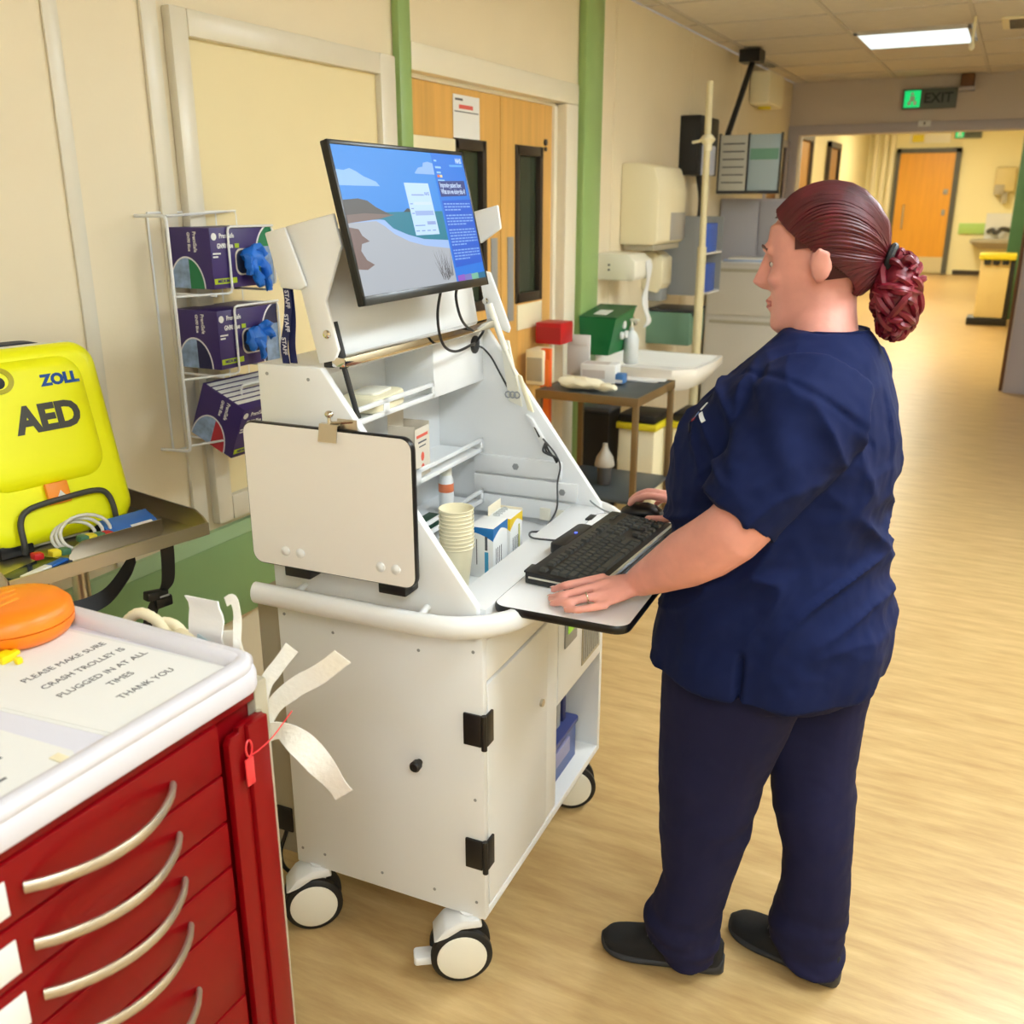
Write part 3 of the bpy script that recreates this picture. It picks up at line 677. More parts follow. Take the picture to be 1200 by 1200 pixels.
# ---- bulldog clip on the board
bc = cthing('bulldog_clip', 'steel bulldog clip gripping the top edge of the white side board', 'clip', -.285, -.047, 1.199)
c_ = MB(); c_.prism([(-.012, -.020), (-.005, .012), (.005, .012), (.012, -.020), (.0105, -.020), (.0045, .0095), (-.0045, .0095), (-.0105, -.020)], -.02, .02, 'yz', M=None); c_.obj('jaws', M_steel, bc)
m = MB(); m.cyl((0, 0, .012), (0, 0, .026), .004, .003); m.ball((0, 0, .03), (.009, .007, .007), 14); m.cyl((.0, 0, .014), (.05, .01, .018), .003, n=8); m.obj('lever', M_chrome, bc)
MB().box(.012, .055, .0065, .0085, -.006, .022, .001).obj('back_lever', M_steel, bc)
# ---- lanyard hanging behind the lid
ly = cthing('staff_lanyard', 'navy ribbon lanyard printed STAFF hanging behind the raised lid', 'lanyard', -.405, .012, 1.45)
LP = bez([(0, 0, 0), (.002, 0, -.03), (-.004, 0, -.07), (-.014, 0, -.11), (-.012, 0, -.145)], 6)
MB().strip(LP, (1, .0, 0), .016, .0005).obj('ribbon', M_navy_ink, ly)
MB().strip(bez([(.001, .008, 0), (.003, .008, -.06), (-.002, .008, -.11), (.0, .008, -.145)], 6), (1, 0, 0), .016, .0005).obj('ribbon', M_navy_ink, ly)
mw = mat('ribbon_print', (205, 205, 220), .6)
for k, (xx, zz) in enumerate(((.001, -.024), (-.004, -.068), (-.013, -.112))):
    text('lettering', 'STAFF', .0125, mw, ly, frame((xx, -.001, zz), (.05, 0, -1), (1, 0, .05)), bold=.0003)
# ---- things stored in the hutch
def carton(name, label, a, b_, z, sx, sy, sz, rz=0, m=M_paper, cat='box', group=None):
    t = cthing(name, label, cat, a, b_, z, rz, group)
    MB().box(-sx/2, sx/2, -sy/2, sy/2, 0, sz, .0015).obj('carton', m, t); return t
cups = []
cup_src = None
for k in range(11):
    r0, r1, h = .024, .037, .095
    z = .8005+.0085*k
    t = cthing('paper_cup', ('bottom paper cup of the nested stack, its tapered side showing' if k == 0 else 'topmost cream paper cup of the nested stack, its mouth open' if k == 10 else 'cream paper cup with only its rim showing in the nested stack'), 'cup', -.175, .238, z, 0, 'nested paper cups')
    if cup_src is None:
        q = MB(); q.lathe([(r0, 0), (r0+.0005, .001), (r1-.002, h-.004), (r1, h-.003), (r1+.0012, h-.0015), (r1, h), (r1-.0016, h-.001), (r1-.003, h-.006), (r0-.001, .004), (0, .004)], 32)
        cup_src = q.obj('cup_body', M_cream, t)
    else: dup_data(cup_src, t)
c1 = carton('medicine_carton', 'white carton with blue curved band standing beside the paper cups', -.150, .345, .8005, .058, .082, .118, R(2))
bd = mat('carton_blue', (14, 110, 180), .4); by_ = mat('carton_yellow', (244, 206, 20), .4)
def bands(t, sx, sy, sz, mcol, side=True):
    q = MB(); n = 10
    q.prism([(-sy/2, sz)]+[(-sy/2+sy*k/n, sz-.010-.016*abs(2*k/n-1)**1.5*(1 if k < n/2 else 1)) for k in range(n+1)]+[(sy/2, sz)], sx/2, sx/2+.0004, 'yz')
    q.obj('printed_band', mcol, t, False)
    q = MB(); q.prism([(-sx/2, sz)]+[(-sx/2+sx*k/n, sz-.012-.018*(k/n)**2) for k in range(n+1)]+[(sx/2, sz)], -sy/2-.0004, -sy/2, 'xz'); q.obj('printed_band', mcol, t, False)
    q = MB()
    for k in range(4): q.box(sx/2, sx/2+.0004, -sy/2+.014+.010*k, -sy/2+.017+.010*k, .03, sz-.05)
    q.box(sx/2, sx/2+.0004, sy/2-.03, sy/2-.012, .008, .022); q.obj('small_print', M_ink, t, False)
bands(c1, .058, .082, .118, bd)
q = MB(); q.box(.008, .017, -.0415, -.041, .004, .062); q.obj('printed_stripe', mat('stripe_blue', (60, 150, 190), .5), c1, False)
q = MB(); q.box(.009, .015, -.0415, -.041, .066, .098); q.box(-.012, -.010, -.0415, -.041, .03, .09); q.obj('small_print', M_ink, c1, False)
c2 = carton('medicine_carton', 'white carton with yellow band and open top behind the blue one', -.150, .436, .8005, .056, .074, .112, R(2))
bands(c2, .056, .074, .112, by_)
q = MB(); q.box(-.028, -.0265, -.037, .037, .112, .135, .0004); q.box(-.027, .028, .0355, .037, .112, .118, .0004); q.obj('open_flap', mat('flap_cream', (236, 226, 200), .5), c2)
for k in range(4):
    q = MB(); q.ball((-.012+.0, -.024+.016*k, .113), (.009, .0065, .006), 12); q.obj('ampoule_cap', M_clear, c2)
q = MB(); q.box(.0281, .0286, .012, .02, .02, .085); q.obj('printed_stripe', mat('olive_print', (190, 190, 90), .5), c2, False)
c3 = cthing('open_carton', 'open-topped white carton with red print on the middle shelf', 'box', -.385, .41, .985, R(4))
q = MB()
for a in ((-.034, .034, -.04, -.0385, 0, .125), (-.034, .034, .0385, .04, 0, .125), (-.034, -.0325, -.04, .04, 0, .150), (.0325, .034, -.04, .04, 0, .118), (-.034, .034, -.04, .04, 0, .002)): q.box(*a)
q.obj('carton', M_cbox, c3, False)
q = MB(); q.box(.034, .0344, -.03, .03, .095, .102); q.ball((.034, .0, .048), (.0006, .009, .011), 12); q.ball((.034, .0, .022), (.0006, .009, .009), 12); q.obj('red_print', mat('red_print', (214, 84, 60), .5), c3, False)
q = MB(); q.box(.034, .0344, -.022, .022, .082, .086); q.box(.034, .0344, -.018, .018, .072, .075); q.obj('small_print', M_ink, c3, False)
t = carton('small_carton', 'small cream carton at the left end of the middle shelf', -.39, .235, .985, .06, .07, .10, m=M_cbox)
q = MB(); q.box(.0302, .0308, -.028, .028, .03, .085); q.obj('label_panel', M_white2, t, False)
t = cthing('wipes_pack', 'cream plastic wipes pack lying on the top shelf', 'pack', -.39, .27, 1.173, R(8))
q = MB(); q.rbox(-.05, .05, -.075, .075, 0, .035, .025, 'z', .008); q.obj('pack_body', M_cream, t)
q = MB(); q.rbox(-.028, .028, -.045, .045, .034, .040, .012, 'z', .002); q.obj('flip_lid', M_white2, t)
t = cthing('spray_bottle', 'slim white bottle with orange band on the bottom shelf', 'bottle', -.375, .57, .847)
q = MB(); q.lathe([(.018, 0), (.019, .004), (.019, .085), (.015, .095), (.014, .10)], 24); q.obj('bottle', M_white, t)
q = MB(); q.lathe([(.0145, .098), (.0148, .100), (.0148, .125), (.012, .128), (0, .128)], 24); q.obj('cap', M_white2, t)
q = MB(); q.lathe([(.0192, .055), (.0194, .056), (.0194, .076), (.0192, .077)], 24, caps=False); q.obj('band', mat('band_orange', (226, 126, 84), .5), t)
for k, (b_, lb) in enumerate(((.30, 'left squat pill tub with cream lid on the bottom shelf'), (.365, 'right squat pill tub with cream lid on the bottom shelf'))):
    t = cthing('pill_tub', lb, 'tub', -.385, b_, .847)
    q = MB(); q.lathe([(.027, 0), (.028, .003), (.028, .055), (.024, .06)], 24); q.obj('tub', M_clear if k else M_grey, t)
    q = MB(); q.lathe([(.0285, .058), (.029, .06), (.029, .088), (.026, .092), (0, .092)], 24); q.obj('lid', M_cream, t)
t = carton('folded_pack', 'dark green and white packet lying in the bottom shelf lip', -.365, .46, .847, .04, .07, .02, m=mat('deep_green_card', (34, 70, 52), .5), cat='packet')
# blue crate in the lower compartment
t = cthing('storage_crate', 'blue lidded plastic crate with papers in the open lower compartment', 'crate', -.17, .53, .1805)
cbm = mat('crate_blue', (70, 96, 168), .35, trans=.25)
q = MB()
for a in ((-.15, .13, -.115, -.111, 0, .115), (-.15, .13, .111, .115, 0, .115), (-.15, -.146, -.115, .115, 0, .115), (.126, .13, -.115, .115, 0, .115), (-.15, .13, -.115, .115, 0, .004)): q.box(*a)
q.obj('crate_body', cbm, t, False)
q = MB(); q.rbox(-.158, .138, -.122, .122, .105, .118, .012, 'z', .002); q.obj('crate_rim', mat('rim_blue', (50, 64, 128), .4), t)
q = MB(); q.box(.131, .140, -.05, .05, .05, .095, .004); q.obj('crate_handle', mat('handle_lilac', (150, 150, 190), .4), t)
for k in range(5):
    q = MB(); q.box(-.13, .11, -.09+.04*k, -.068+.04*k, .006, .225+.01*(k % 3), .001); q.obj('paper_bundle', (M_cbox, M_purple, M_brown, M_grey, M_navy_ink)[k], t)
# ------------------------------------------------------------------ crash trolley (foreground left)
ct = thing('crash_trolley', 'red multi-drawer crash trolley with white top in the foreground', 'trolley', (-1.08, .63, 0))
def cp(name, mb, m, parent=None, label=None, smooth=True): return mb.obj(name, m, parent or ct, smooth, world=True, label=label)
FX = -.875
cp('body', MB().box(-1.29, FX-.02, .35, .925, .12, .95, .006), M_red)
cp('top', MB().rbox(-1.312, -.857, .335, .922, .948, .985, .035, 'z', .008), mat('white_moulded_top', (216, 215, 226), .35))
rim = MB()
rim.tube([(x, y, .989) for x, y in rrect(-1.298, -.871, .349, .908, .03)], (.014, .012), 12, closed=True, up=(0, 0, 1))
cp('top_rim', rim, mat('white_moulded_rim', (212, 210, 218), .35))
rim = MB(); rim.box(-1.31, -.872, .885, .92, .955, 1.0, .012, 3); cp('end_rim', rim, MATS['white_moulded_rim'])
zs = [.925, .846, .771, .697, .622, .467, .31, .15]
hz = [.883, .806, .735, .661, .55, .40, .24]
for i in range(7):
    d = cp('drawer', MB().box(FX-.022, FX, .43, .838, zs[i+1]+.0018, zs[i]-.0018, .003), M_red)
    pts = []
    n = 14
    for k in range(n+1):
        t = k/n; pts.append((FX+.002+.045*math.sin(PI*min(max(t, 0), 1))**.8, .533+.217*t, hz[i]))
    cp('handle', MB().tube(pts, (.0045, .0075), 10, up=(0, 0, 1)), M_alu, d)
    cp('label_card', MB().box(FX, FX+.0015, .455, .513, hz[i]-.022, hz[i]+.022, .0004), M_paper, d)
cp('fascia', MB().box(FX-.022, FX-.004, .36, .915, .925, .95, .001), M_red)
cp('post', MB().box(FX-.022, FX-.002, .36, .427, .13, .925, .002), M_red)
lb_ = MB().prism([(.846, .13), (.918, .13), (.918, .906), (.868, .906), (.868, .898), (.852, .898), (.846, .888)], FX-.004, FX+.008, 'yz', .0015)
bar = cp('lock_bar', lb_, M_red)
cp('lock_bar_spine', MB().box(FX+.004, FX+.016, .878, .918, .13, .906, .003), M_red, bar)
pst = cp('corner_post', MB().box(-.915, FX-.004, .917, .944, .06, .947, .004), M_khaki)
h = MB()
for z in (.895, .83, .55, .25): h.cyl((FX+.0, .9165, z-.012), (FX+.0, .9165, z+.012), .005, n=10)
cp('pivot_pins', h, M_chrome, bar)
for x in (-1.24, -.92):
    for y in (.40, .87):
        c = MB(); c.lathe([(.02, -.014), (.045, -.014), (.05, -.009), (.05, .009), (.045, .014), (.02, .014)], 28, frame((x, y, .05), (1, 0, 0), (0, 0, 1))); c.cyl((x, y, .05), (x, y, .125), .012); cp('caster', c, M_rubber)
# red plastic security seal through the lock bar
t = thing('security_seal', 'bright red plastic pull seal hanging from the lock bar', 'seal', (FX+.012, .875, .86))
m = MB(); m.tube([(.004, .000+.006*math.cos(a*PI/6), .012+.013*math.sin(a*PI/6)) for a in range(12)], .0016, 6, closed=True); m.obj('loop', mat('seal_red', (232, 62, 66), .35), t)
m = MB(); m.box(.003, .006, -.010, .006, -.045, -.002, .0012); m.obj('flag', MATS['seal_red'], t)
m = MB(); m.tube(bez([(.005, .004, .0), (.008, .02, .003), (.010, .045, .010), (.012, .085, .030)], 5), .0011, 6); m.obj('tail', MATS['seal_red'], t)
# notices on the trolley top
def sheet(name, label, corners, z, th=.0008, m=M_paper):
    cx = sum(c[0] for c in corners)/4; cy = sum(c[1] for c in corners)/4
    t = thing(name, label, 'notice', (cx, cy, z))
    MB().prism([(x-cx, y-cy) for x, y in corners], 0, th, 'xy').obj('sheet', m, t, False); return t, cx, cy
n1_, cx, cy = sheet('paper_notice', 'laminated notice reading PLEASE MAKE SURE CRASH TROLLEY IS PLUGGED IN AT ALL TIMES', [(-1.195, .655), (-1.195, .865), (-.898, .882), (-.888, .69)], .9855)
M_lam = mat('laminate_gloss', (236, 237, 236), .25)
MB().prism([(x-cx, y-cy) for x, y in [(-1.205, .648), (-1.205, .872), (-.89, .888), (-.88, .684)]], -.0004, 0, 'xy').obj('laminate_edge', M_lam, n1_, False)
for s_, x in (('PLEASE MAKE SURE', -1.107), ('CRASH TROLLEY IS', -1.068), ('PLUGGED IN AT ALL', -1.03), ('TIMES', -.998), ('THANK YOU', -.957)):
    text('lettering', s_, .0172, M_ink, n1_, frame((x-cx, (.793 if s_ != 'THANK YOU' else .800)-cy, .0010), (0, 1, 0), (-1, 0, 0)), sx=.92)
n2_, cx2, cy2 = sheet('paper_notice', 'second laminated sheet of smaller print at the front left of the trolley top', [(-1.10, .40), (-1.09, .628), (-.905, .640), (-.885, .628), (-.885, .42)], .9855)
M_fine = MATS['grey_ink']
q = MB()
for k, x in enumerate((-.985, -.967, -.949, -.925)):
    y = .44
    while y < .585-.006*k:
        w_ = random.uniform(.012, .03); q.box(x-cx2-.0022, x-cx2+.0022, y-cy2, y-cy2+w_, .0009, .0011); y += w_+.004
q.obj('print_lines', M_fine, n2_, False)
MB().box(-.915-cx2, -.895-cx2, .615-cy2, .628-cy2, .001, .0025, .0005).obj('tape_tab', M_cream, n2_)
# orange case, yellow tag, little white tape
t = thing('orange_case', 'round-cornered orange plastic case on the trolley top', 'case', (-1.25, .825, .986))
m = MB(); m.lathe([(.06, 0), (.074, .004), (.081, .014), (.082, .024), (.082, .0255)], 40); m.obj('base_shell', M_orange, t)
m = MB(); m.lathe([(.081, .0265), (.082, .028), (.080, .042), (.070, .052), (.045, .056), (0, .057)], 40); m.obj('lid_shell', M_orange, t)
m = MB()
for k in range(3): m.box(-.03+.018*k, -.024+.018*k, -.03, .025-.01*k, .0555, .0578, .0008)
m.obj('embossed_marks', mat('orange_emboss', (250, 150, 40), .35), t)
t = thing('yellow_tag', 'small yellow plastic connector at the left edge beside the orange case', 'tag', (-1.185, .765, .986))
m = MB(); m.box(-.012, .012, -.02, .004, 0, .012, .003); m.box(-.006, .006, .002, .014, .002, .010, .003); m.obj('connector', mat('tag_yellow', (248, 220, 10), .4), t)
MB().box(.02, .03, -.01, .0, 0, .01, .003).obj('clip', MATS['tag_yellow'], t)
t = thing('torn_tape', 'scrap of white tape beside the orange case', 'tape', (-1.195, .90, .986))
m = MB(); m.strip(bez([(-.02, -.02, .001), (-.005, -.005, .008), (.008, .0, .002), (.022, .012, .006)], 5), (.5, .8, .3), [.01]*8+[.014]*8, .0006); m.obj('tape', M_white, t)
# white tapes and dressing packs at the far end of the trolley
tapes = [('long white tape tail sticking out from the trolley corner above the red seal', [(-.905, .95, .845), (-.89, .965, .885), (-.855, .975, .92), (-.815, .98, .948), (-.772, .985, .985)], .030),
         ('broad white tape tail drooping below the red seal', [(-.912, .95, .835), (-.885, .965, .845), (-.85, .975, .825), (-.815, .98, .79), (-.785, .985, .752)], .042),
         ('short curled white tape end just under the trolley rim', [(-.895, .948, .90), (-.89, .955, .93), (-.875, .965, .955), (-.855, .975, .985)], .022),
         ('thin white tape standing up beside the cart handle', [(-.935, .945, .965), (-.932, .948, 1.0), (-.932, .952, 1.03), (-.940, .955, 1.052), (-.955, .955, 1.045)], .014)]
for lb, pts, wd in tapes:
    p0 = Vector(pts[0]); t = thing('tape_strip', lb, 'tape', p0, group='white tapes at the trolley corner')
    pp = bez([Vector(p)-p0 for p in pts], 6); n = len(pp)
    sides = []
    for i in range(n):
        d = (pp[min(i+1, n-1)]-pp[max(i-1, 0)]).normalized(); s_ = d.cross(V(0.35, -1, .1)); s_.normalize()
        tw = .35*math.sin(i*.35); sides.append(s_+V(0, tw, 0))
    ws = [wd*(.65+.35*min(1, i/n*2.2)) for i in range(n)]
    m = MB(); m.strip(pp, sides, ws, .0005); m.obj('tape', mat('cloth_tape_%d' % int(wd*1000), (244, 243, 236), .7, bump=.4, bscale=90), t)
    if wd > .04:
        q = MB()
        for k in range(5): q.box(.01+.004*k, .0125+.004*k, -.006, -.0055, -.004, .006)
        q.obj('print_lines', M_ink, t, False)
t = thing('dressing_pack', 'upright white paper dressing pack tucked behind the trolley top', 'pack', (-1.01, .965, .96))
m = MB()
rows_ = []
for k in range(9):
    z = -.02+.095*k/8; rows_.append([(-.034+.0015*math.sin(k*2), .004*math.sin(k*1.3), z), (.028, .004*math.sin(k*1.3+1)+.004, z+.001*math.sin(k)), (.028, .004*math.sin(k*1.3+1)+.007, z), (-.034, .004*math.sin(k*1.3)+.003, z)])
m.ring_loft(rows_); m.obj('paper_pouch', mat('pouch_paper', (245, 244, 240), .6, bump=.3, bscale=50), t)
m = MB(); m.box(-.01, .06, .006, .012, -.03, .018, .003, M=Matrix.Rotation(R(-14), 4, 'Y')); m.obj('wrap', M_white2, t)
m = MB(); m.box(-.02, .012, -.0035, -.003, -.006, .010, M=Matrix.Rotation(R(20), 4, 'Y')); m.obj('blue_print', mat('pale_blue_print', (196, 224, 230), .5), t, False)
t = thing('tubing_coil', 'coil of cream corrugated tubing behind the trolley top', 'tubing', (-1.13, .96, .95))
m = MB(); pth = bez([(-.075, 0, -.03), (-.055, .0, .006), (-.02, .004, .034), (.02, .004, .028), (.05, .0, .01), (.075, 0, .02), (.10, .01, .0)], 8)
m.tube(pth, [.0085+.0008*(i % 2) for i in range(len(pth))], 10); m.obj('tube', M_cream, t)
m = MB(); m.tube([(.035+.028*math.cos(a*PI/8), .012, .006+.02*math.sin(a*PI/8)) for a in range(16)], .0085, 10, closed=True); m.obj('coil', M_cream, t)

# ------------------------------------------------------------------ steel side table with the defibrillator bag
AO = Vector((-1.578, 1.063, .93)); AR = math.atan2(.39, .074)-PI/2     # local x = towards the wall... see axes below
# local: x along the front edge (p), y towards the wall (q)
at = thing('steel_side_table', 'stainless steel tray table holding the yellow bag, behind the red trolley', 'table', (AO.x, AO.y, 0), math.atan2(.39, .074))
zt = .93
m = MB(); m.box(-.02, .415, 0, .385, zt-.028, zt-.022, .001); m.obj('tray_plate', M_steel, at)
MB().prism([(-.02, zt-.028), (.415, zt-.028), (.415, zt+.0), (.405, zt+.0), (-.008, zt+.0), (-.02, zt+.0)], -.004, 0, 'xz').obj('front_lip', M_steel, at)
MB().prism([(-.02, zt-.028), (.415, zt-.028), (.415, zt+.016), (.41, zt+.024), (.02, zt+.024), (-.02, zt+.0)], .385, .389, 'xz').obj('back_lip', M_steel, at)
MB().prism([(0, zt-.028), (.385, zt-.028), (.385, zt+.022), (.04, zt+.022), (.015, zt+.012), (0, zt+.0)], .411, .415, 'yz').obj('end_lip', M_steel, at)
MB().prism([(0, zt-.028), (.385, zt-.028), (.385, zt+.022), (.04, zt+.022), (0, zt+.0)], -.024, -.02, 'yz').obj('end_lip', M_steel, at)
m = MB(); m.box(.02, .40, .17, .21, zt-.055, zt-.029, .003); m.box(.035, .065, .02, .36, zt-.05, zt-.029, .003); m.obj('under_frame', M_black, at)
m = MB(); m.cyl((.21, .19, .06), (.21, .19, zt-.05), .018); m.obj('pole', M_steel, at)
m = MB(); m.box(.02, .40, .17, .21, .05, .08, .006); m.box(.19, .23, .03, .35, .05, .08, .006)
for p in ((.03, .19), (.39, .19), (.21, .04), (.21, .34)): m.cyl((p[0], p[1], 0), (p[0], p[1], .055), .02, n=16)
m.obj('foot_frame', M_dgrey, at)
AM = mat_of(at)
# yellow defibrillator bag, leaning back
bag = thing('defibrillator_bag', 'bright yellow hard-shell bag lettered AED on the steel tray', 'bag', AM @ V(.185, .18, zt-.022), math.atan2(.39, .074))
LN = R(-13)
BG = Matrix.Rotation(-LN, 4, 'X')      # lean towards +y
BG = Matrix.Rotation(R(-15), 4, 'X')
def sq(cx, cz, hw, hh, rr, y, n=8, bul=0):
    o = []
    for sx_, sz_, a0 in ((1, 1, 0), (-1, 1, 90), (-1, -1, 180), (1, -1, 270)):
        for k in range(n+1):
            t_ = R(a0+90*k/n); o.append((cx+sx_*(hw-rr)+rr*math.cos(t_), y, cz+sz_*(hh-rr)+rr*math.sin(t_)))
    return o
hw, hh = .165, .203
shell = MB(); shell.ring_loft([sq(0, hh+.012, hw-.03, hh-.03, .03, -.028), sq(0, hh+.012, hw-.016, hh-.016, .04, -.026), sq(0, hh+.012, hw-.004, hh-.004, .05, -.014), sq(0, hh+.012, hw, hh, .05, .0), sq(0, hh+.012, hw, hh, .05, .012)], M=BG); shell.obj('front_shell', M_yellow, bag)
ins = MB(); ins.ring_loft([sq(-.01, hh+.055, hw-.035, hh-.072, .05, -.026), sq(-.01, hh+.055, hw-.043, hh-.08, .045, -.037), sq(-.01, hh+.055, hw-.06, hh-.098, .04, -.0415), sq(-.01, hh+.055, hw-.09, hh-.125, .03, -.043)], M=BG); pad = ins.obj('raised_panel', M_yellow, bag)
pp_ = MB(); pp_.tube([BG @ Vector(p) for p in sq(0, hh+.012, hw+.001, hh+.001, .05, .013)], .0045, 8, closed=True); pp_.obj('piping', mat('pale_piping', (214, 212, 196), .5), bag)
zp = MB(); zp.ring_loft([sq(0, hh+.012, hw, hh, .05, .016), sq(0, hh+.012, hw, hh, .05, .075), sq(0, hh+.012, hw-.02, hh-.02, .04, .09)], M=BG); zp.obj('back_shell', M_black, bag)
ft = MB(); ft.box(-.14, -.07, -.012, .05, 0, .03, .006); ft.box(.06, .14, -.012, .05, 0, .03, .006); ft.obj('foot', M_black, bag)
hd = MB(); hd.strip(bez([BG @ V(-.06, .05, 2*hh+.006), BG @ V(-.03, .05, 2*hh+.022), BG @ V(.03, .05, 2*hh+.026), BG @ V(.08, .05, 2*hh+.020), BG @ V(.14, .05, 2*hh-.012), BG @ V(.165, .05, 2*hh-.05)], 6), (0, 1, 0), .04, .003); hd.obj('carry_strap', mat('webbing_grey', (58, 58, 66), .7), bag)
wire = MB(); wire.tube(bez([BG @ V(-.10, -.03, .002), BG @ V(-.10, -.04, .02), BG @ V(-.095, -.04, .066), BG @ V(-.07, -.04, .088), BG @ V(.0, -.042, .094), BG @ V(.075, -.042, .094), BG @ V(.10, -.04, .075), BG @ V(.105, -.036, .03), BG @ V(.105, -.02, .0)], 7), .0062, 10); wire.obj('retaining_bar', mat('dark_bar', (64, 64, 60), .5), bag)
tab = MB(); tab.box(-.028, .020, -.042, -.030, .085, .130, .003, M=BG); tab = tab.obj('pull_tab', mat('tab_orange', (248, 150, 40), .45), bag)
MB().prism([(-.012, .094), (.012, .094), (.0, .112)], -.0432, -.0422, 'xz', M=BG).obj('white_triangle', M_white, tab, False)
ey = MB(); ey.lathe([(.028, 0), (.026, .006), (.018, .004), (.016, -.004), (0, -.006)], 28, BG @ frame((-.062, -.040, .350), (1, 0, 0), (0, 0, 1)) @ Matrix.Diagonal((1.15, 1, 1, 1))); ey.obj('viewing_eyelet', mat('olive_yellow', (178, 172, 10), .4), pad)
ey = MB(); ey.lathe([(.013, 0), (.012, .005), (0, .006)], 20, BG @ frame((-.062, -.0385, .346), (1, 0, 0), (0, 0, 1))); ey.obj('indicator_window', M_black, pad)
TM = lambda x, z: BG @ frame((x, -.0436, z), (1, 0, 0), (0, 0, 1))
text('lettering', 'AED', .074, mat('aed_grey', (66, 66, 62), .5), bag, TM(.018, .262), bold=.0035, sx=.95, ext=.0006)
text('lettering', 'ZOLL', .031, mat('zoll_blue', (10, 76, 160), .5), bag, TM(.062, .338), bold=.0016, sx=1.05, ext=.0006)
# hanging straps of the bag
for lb, pts, wd in (('broad black strap hanging in a loop under the steel tray', [(.03, .02, .895), (.06, .06, .84), (.13, .10, .79), (.20, .08, .80), (.235, .04, .86), (.245, .02, .90)], .036),
                    ('narrow black strap with slider buckle hanging by the green rail', [(.335, .04, .905), (.333, .04, .85), (.328, .045, .80), (.305, .05, .775), (.285, .055, .735), (.28, .06, .70)], .03)):
    t = thing('bag_strap', lb, 'strap', AM @ Vector(pts[0]), math.atan2(.39, .074))
    p0 = Vector(pts[0]); m = MB(); m.strip(bez([Vector(p)-p0 for p in pts], 7), (1, -.15, .15) if wd < .035 else (.2, .5, .9), wd, .0015); m.obj('webbing', M_rubber, t)
    if wd < .035:
        m = MB(); m.box(-.045, .005, -.006, .016, -.135, -.115, .003, M=Matrix.Rotation(R(8), 4, 'Y')); m.box(-.04, .0, .0, .012, -.155, -.13, .004); m.obj('slider_buckle', M_black, t)
        MB().box(-.035, -.012, -.0075, -.006, -.127, -.123).obj('buckle_bar', M_grey, t, False)
# small steel holder, leads, booklet, packets on the tray
t = thing('steel_card_holder', 'small bent steel holder plate at the front of the tray', 'holder', AM @ V(.13, .065, zt-.022), math.atan2(.39, .074))
m = MB(); m.prism([(0, 0), (.21, 0), (.215, .012), (.21, .038), (.03, .038), (.012, .03), (0, .012)], -.0015, .0, 'xz', M=Matrix.Rotation(R(10), 4, 'X')); m.box(0, .21, 0, .05, 0, .0015); m.obj('bent_plate', M_steel, t)
t = thing('blue_booklet', 'thin blue printed booklet leaning behind the steel holder', 'booklet', AM @ V(.265, .095, zt-.022), math.atan2(.39, .074))
m = MB(); m.box(-.05, .062, -.028, .03, .02, .025, .001, M=Matrix.Translation((.012, 0, .016)) @ Matrix.Rotation(R(20), 4, 'X')); m.obj('cover', M_lblue, t)
m = MB(); m.box(-.0, .050, -.022, -.011, .0252, .0256, M=Matrix.Translation((.012, 0, .016)) @ Matrix.Rotation(R(20), 4, 'X')); m.obj('cover_print', M_white, t, False)
t = thing('monitoring_leads', 'coiled grey patient leads with coloured clips beside the yellow bag', 'leads', AM @ V(.165, .10, zt-.02), math.atan2(.39, .074))
for k in range(3):
    m = MB(); m.tube([((.045+.004*k)*math.cos(a*PI/10)+.01*k, -.0+.018*math.sin(a*PI/10)-.006*k, .035+.012*k*0+(.026+.003*k)*math.sin(a*PI/10)+.003*k) for a in range(20)], .0038, 8, closed=True); m.obj('lead_loop', mat('lead_grey_%d' % k, (206, 204, 194), .5), t)
m = MB(); m.box(.0, .065, -.03, .0, .02, .042, .006, M=Matrix.Rotation(R(14), 4, 'Y')); m.obj('junction_block', M_grey, t)
for k, (x, mm_) in enumerate(((-.10, M_redplain), (-.065, M_byellow), (-.045, M_dgreen), (.0, M_dgreen), (.018, M_byellow), (.036, M_dgreen), (.054, M_redplain))):
    m = MB(); m.box(x-.010, x+.010, -.05+(.012 if k > 2 else 0), -.028+(.012 if k > 2 else 0), .012+(.016 if k > 2 else 0), .026+(.016 if k > 2 else 0), .004, M=Matrix.Rotation(R(6), 4, 'Y')); m.obj('clip', mm_, t)
t = thing('electrode_packet', 'glossy blue and white packet at the near left of the tray', 'packet', AM @ V(.06, .055, zt-.02), math.atan2(.39, .074))
m = MB(); m.box(-.06, .06, -.035, .035, 0, .008, .003, M=Matrix.Rotation(R(20), 4, 'Z')); m.obj('pouch', mat('foil_dark', (40, 52, 74), .15, metal=.3), t)
m = MB(); m.box(-.055, .01, -.03, -.012, .008, .014, .002, M=Matrix.Rotation(R(20), 4, 'Z')); m.obj('label_strip', M_white, t)
m = MB(); m.box(.01, .055, -.03, -.012, .008, .013, .002, M=Matrix.Rotation(R(20), 4, 'Z')); m.obj('label_strip', M_lblue, t)

